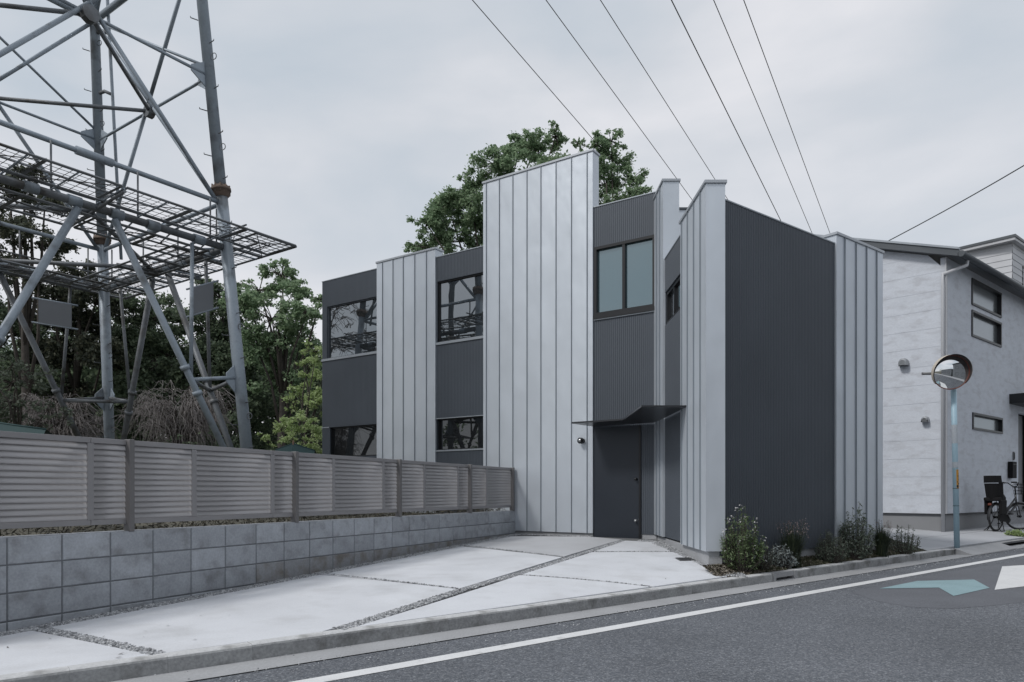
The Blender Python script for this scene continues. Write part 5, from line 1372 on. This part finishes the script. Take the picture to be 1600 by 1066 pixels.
# ------------------------------------------------------------------ plants in the bed
def plant_base(u, v, vtop, zf):
    b = ground(u, v, zf)
    while zf is z_bed and (b - FR.p).dot(FR.n) < 0.24: b = b * 0.997
    z0 = zf(b.x, b.y)
    return b, z0, zv(vtop, b.y) - z0
def bush_plant(name, u, v, vtop, wpx, label, leaf, n_st, n_lf, size, seed, flowers=0, fmat='petal', up=0.2, aspect=0.35, droop=0.1, cat='shrub', zf=z_bed, stemmat='leaf_bed'):
    rg = random.Random(seed); b, z0, hz = plant_base(u, v, vtop, zf); w = wpx / FPX * b.y / 2
    t = thing(name, label, cat, 'plants in the bed along the ribbed wall' if zf is z_bed else None); t.location = (b.x, b.y, z0)
    mb = MB(); P_ = []; FL_ = []
    for i in range(n_st):
        az = rg.uniform(0, 2 * PI); rr = w * rg.random() ** 0.42; h = hz * (1 - 0.5 * (rr / w) ** 3) * rg.uniform(0.5, 1.0)
        p1 = Vector((math.cos(az) * rr, math.sin(az) * rr * 0.55, h)); p0 = Vector((p1.x * 0.18, p1.y * 0.18, -0.03)); pm = p0.lerp(p1, .5) + Vector((p1.x * .28, p1.y * .28, 0))
        pts = [p0, pm, p1]; mb.tube(pts, [0.006, 0.005, 0.002], 4, cap=False)
        for k in range(n_lf):
            f = rg.uniform(0.15, 1.0) ** 0.8; q = (p0.lerp(pm, f * 2) if f < .5 else pm.lerp(p1, f * 2 - 1)); P_.append(q + Vector((rg.gauss(0, size * .9), rg.gauss(0, size * .9), rg.gauss(0, size * .6))))
        if rg.random() < flowers:
            for _ in range(4): FL_.append(p1 + Vector((rg.gauss(0, .018), rg.gauss(0, .018), rg.uniform(-.05, .02))))
    mb.build('stems', M['bark'], t)
    Pa = np.array([tuple(p) for p in P_]); link('foliage', leaf_mesh('foliage', Pa, np.random.default_rng(seed).uniform(.6, 1.3, len(Pa)) * size, M[leaf], seed, up=up, aspect=aspect), t)
    if FL_: Pf = np.array([tuple(p) for p in FL_]); stuff(link('flowers', leaf_mesh('flowers', Pf, np.full(len(Pf), 0.014), M[fmat], seed + 1, aspect=.9), t))
    return t
def tuft(name, u, v, vtop, wpx, label, mtl, n, seed, seeds=0, zf=z_bed, wd=0.006):
    rg = random.Random(seed); b, z0, hz = plant_base(u, v, vtop, zf); w = wpx / FPX * b.y / 2
    t = thing(name, label, 'grass', 'plants in the bed along the ribbed wall'); t.location = (b.x, b.y, z0); mb = MB(); sd_ = []
    for i in range(n):
        az = rg.uniform(0, 2 * PI); rr = w * math.sqrt(rg.random()); h = hz * (0.55 + 0.4 * rg.random()) * (1 - 0.25 * rr / w)
        b0 = Vector((rg.gauss(0, w * .15), rg.gauss(0, w * .15), -0.02)); tip = Vector((math.cos(az) * rr, math.sin(az) * rr, h)); m1 = b0.lerp(tip, .55) + Vector((0, 0, h * .12)); sdv = Vector((-math.sin(az), math.cos(az), 0)) * wd
        mb.poly([b0 - sdv, b0 + sdv, m1 + sdv * .8, m1 - sdv * .8]); mb.poly([m1 - sdv * .8, m1 + sdv * .8, tip])
    for i in range(seeds):
        az = rg.uniform(0, 2 * PI); rr = w * 0.9 * math.sqrt(rg.random()); tip = Vector((math.cos(az) * rr, math.sin(az) * rr, hz * rg.uniform(.72, 1.0))); b0 = Vector((tip.x * .2, tip.y * .2, 0)); sdv = Vector((.0015, 0, 0))
        mb.poly([b0 - sdv, b0 + sdv, tip + sdv, tip - sdv])
        for _ in range(5): sd_.append(tip + Vector((rg.gauss(0, .012), rg.gauss(0, .012), rg.gauss(-.03, .03))))
    mb.build('blades', M[mtl], t)
    if sd_: Pf = np.array([tuple(p) for p in sd_]); link('seed_heads', leaf_mesh('seed_heads', Pf, np.full(len(Pf), 0.011), M['seed'], seed), t)
    return t
bush_plant('flowering_shrub', 1159, 880, 787, 68, 'tall green shrub with tiny white flowers at the corner of the house', 'leaf_bed', 105, 30, 0.024, 51, flowers=0.5, up=0.2, aspect=0.3)
bush_plant('low_shrub', 1190, 878, 838, 50, 'low wispy grey green plant at the foot of the flowering shrub', 'leaf_olive', 30, 14, 0.018, 52, flowers=0.2, aspect=0.3)
tuft('dark_grass_tuft', 1237, 868, 813, 54, 'dark grass tuft with pinkish seed heads before the ribbed wall', 'grass_dark', 620, 53, seeds=60)
bush_plant('silver_plant', 1222, 878, 848, 46, 'low silver leaved plant in front of the dark grass tuft', 'leaf_silver', 70, 24, 0.020, 54, up=0.6, aspect=0.45)
bush_plant('grey_shrub', 1300, 876, 824, 52, 'soft grey green shrub left of the tallest shrub in the bed', 'leaf_olive', 85, 28, 0.020, 55, aspect=0.3)
bush_plant('tall_shrub', 1338, 868, 778, 52, 'tallest dark olive shrub before the last pale panel', 'leaf_olive', 55, 44, 0.025, 56, up=0.0, aspect=0.38)
tuft('dark_grass_tuft', 1378, 860, 812, 40, 'dark grass tuft between the tallest shrub and the sparse shrub', 'grass_dark', 560, 57, seeds=40)
bush_plant('sparse_shrub', 1413, 859, 812, 46, 'sparse upright shrub at the right end of the bed', 'leaf_olive', 34, 26, 0.022, 58, up=-0.1, aspect=0.3)
bush_plant('weed_clump', 1594, 838, 826, 44, 'fresh green weed clump on the kerb at the right edge', 'leaf_light', 40, 16, 0.03, 59, up=0.7, aspect=0.5, cat='weed', zf=z_pad)
# ground cover and litter
rg = np.random.default_rng(8); pts = []
s0, s1 = sb0, s_b1
while len(pts) < 16000:
    s = rg.uniform(s0 - 0.05, s1 - 0.02); n = rg.uniform(0.14, 1.25); x, y = xy(s, n)
    q = Vector((x, y)) - FR.p
    if q.dot(FR.n) < -0.03 and q.dot(FR.d) < tr2: continue
    if s < s0 + 0.8 and n > 0.15 + (s - s0 + 0.1) * 1.9: continue
    pts.append((x, y, z_bed(x, y) + 0.012, s))
pts = np.array(pts); split = rg.random(len(pts)) < np.clip(0.95 - (pts[:, 3] - s0) * 0.55, 0.16, 1)
lit = leaf_mesh('leaf_litter', pts[split][:, :3], rg.uniform(.012, .032, split.sum()), M['litter'], 9, up=1.2, aspect=.6)
stuff(link('leaf_litter', lit), 'brown dead leaves and bark covering the bed', 'leaf litter')
gm = leaf_mesh('bed_grass', pts[~split][:, :3], rg.uniform(.012, .03, (~split).sum()), M['grass_bed'], 10, up=0.3, aspect=.25)
stuff(link('bed_grass', gm), 'thin short grass over the planting bed', 'grass')
b = ground(1147, 880, z_bed); stn = MB(); z = z_bed(b.x, b.y)
stn.hexa([(b.x - .1, b.y - .05, z - .03), (b.x + .1, b.y - .03, z - .03), (b.x + .09, b.y + .07, z - .03), (b.x - .1, b.y + .06, z - .03)], [(b.x - .09, b.y - .04, z + .045), (b.x + .09, b.y - .025, z + .045), (b.x + .08, b.y + .06, z + .045), (b.x - .09, b.y + .05, z + .045)])
tag(bevel(stn.build('paving_piece', M['found']), 0.008), 'small grey concrete piece lying in the bed by the kerb', 'stone')
# weeds behind the wall seen under the fence
pts = []
while len(pts) < 7000:
    t_ = rg.uniform(-4, n_end - 0.3); o_ = rg.uniform(-0.55, -0.13); q = FW.at(t_, o_); pts.append((q.x, q.y, rg.uniform(0.87, 1.03)))
stuff(link('wall_weeds', leaf_mesh('wall_weeds', np.array(pts), rg.uniform(.015, .045, len(pts)), M['dry_weed'], 11, up=0.0, aspect=.18)), 'dry weeds showing under the fence on top of the wall', 'weeds')

# teal nets behind the fence and a stake
for (pts_, Y, lab) in (([(-60, 652), (20, 664), (72, 671), (-60, 700), (72, 700)], 8.6, 'teal garden net sloping behind the fence at the left edge'),
                       ([(430, 703), (458, 693), (492, 704), (430, 712), (492, 712)], 14.0, 'small teal net tent behind the fence before the house corner')):
    nt_ = thing('garden_net', lab, 'net'); mb = MB()
    tops = [Vector(at3(u, v, Y)) for u, v in pts_[:3]]; n_back = Vector((0, 1.2, -0.45)); n_fr = Vector((0, -0.05, -0.5))
    for a_, b_ in zip(tops[:-1], tops[1:]):
        mb.poly([a_, b_, b_ + n_back, a_ + n_back]); mb.poly([a_ + Vector((0, -.4, -.6)), b_ + Vector((0, -.4, -.6)), b_, a_])
    mb.build('net', M['net'], nt_)
    mb = MB(); mb.tube(tops, 0.012, 5); mb.build('ridge_cord', M['net'], nt_)
p = Vector(at3(457.5, 688, 14.0)); mb = MB(); mb.tube([(p.x, p.y, 0.8), (p.x + .01, p.y, p.z - .03), (p.x + .012, p.y, p.z)], [0.022, 0.02, 0.008], 7); tag(mb.build('wooden_stake', M['wood']), 'thin brown wooden stake holding the small net tent', 'stake')
# fallen leaves on the slabs
for (u, v) in ((12, 1013), (148, 995.5), (162, 996), (189, 1023), (224, 996), (262, 978), (227, 987.5), (78, 999), (185, 1028.5), (314, 963), (358, 962), (304, 1000), (1130 - 90, 905)):
    q = G(u, v); mb = MB(); a_ = R.uniform(0, 6); s_ = R.uniform(.012, .026); d = Vector((math.cos(a_), math.sin(a_), 0)) * s_; e_ = Vector((-math.sin(a_), math.cos(a_), 0)) * s_ * .4; c = Vector((q.x, q.y, z_drive(q.x, q.y) + .004))
    mb.poly([c - d, c - e_ + Vector((0, 0, .004)), c + e_ + Vector((0, 0, .004))]); mb.poly([c + d + Vector((0, 0, .008)), c + e_ + Vector((0, 0, .004)), c - e_ + Vector((0, 0, .004))])
    tag(mb.build('fallen_leaf', M['bark']), 'tiny dark fallen leaf lying on the pale driveway', 'leaf', 'fallen leaves on the driveway')

# ------------------------------------------------------------------ the far side of the street (behind the camera): building and tree for the traffic mirror, one added house
ob = thing('grey_street_building', 'plain grey building across the street, seen only in the traffic mirror', 'building')
mb = MB(); F2 = Frame(Vector(xy(-3, -9.6)), RD, RN); F2.box(mb, 0, 11, 0.0, 4.6, -6, 0); mb.build('wall', M['opp'], ob)
mb = MB(); F2.box(mb, -0.2, 11.2, 4.61, 4.95, -6.2, 0.2); mb.build('parapet', M['found'], ob)
for k in range(3):
    window(F2, 1.2 + k * 3.4, 2.9 + k * 3.4, 1.6, 2.9, 0.05, ob, 'glass', 0.06, depth=0.1)
ob2 = thing('added_street_house', 'added two storey house across the street, unseen, darkening the walls that face it', 'house')  # unseen house added to cut the light on the right flank
F3 = Frame(Vector(xy(9.5, -9.5)), RD, RN)
mb = MB(); F3.box(mb, 0, 12, 0.0, 7.4, -8, 0); mb.build('wall', M['opp'], ob2)
mb = MB(); F3.box(mb, -0.3, 12.3, 7.41, 7.65, -8.3, 0.4); mb.build('roof', M['eave'], ob2)
for k in range(3):
    window(F3, 1.5 + k * 3.6, 3.2 + k * 3.6, 4.6, 5.9, 0.05, ob2, 'glass', 0.06, depth=0.1)
    window(F3, 1.5 + k * 3.6, 3.2 + k * 3.6, 1.2, 2.9, 0.05, ob2, 'glass', 0.06, depth=0.1)
x, y = xy(-6.0, -11.0)
tree('street_tree', (x, y, 0.1), 6.2, [(x, y, 5.2, 1.6), (x + 1, y, 4.2, 1.4), (x - 1, y + .5, 4.3, 1.4)], 'leafy tree across the street, seen only in the traffic mirror', None, 'leaf_mid', per=110, size=0.13, trunk_r=0.16, seed=61, sub=8)
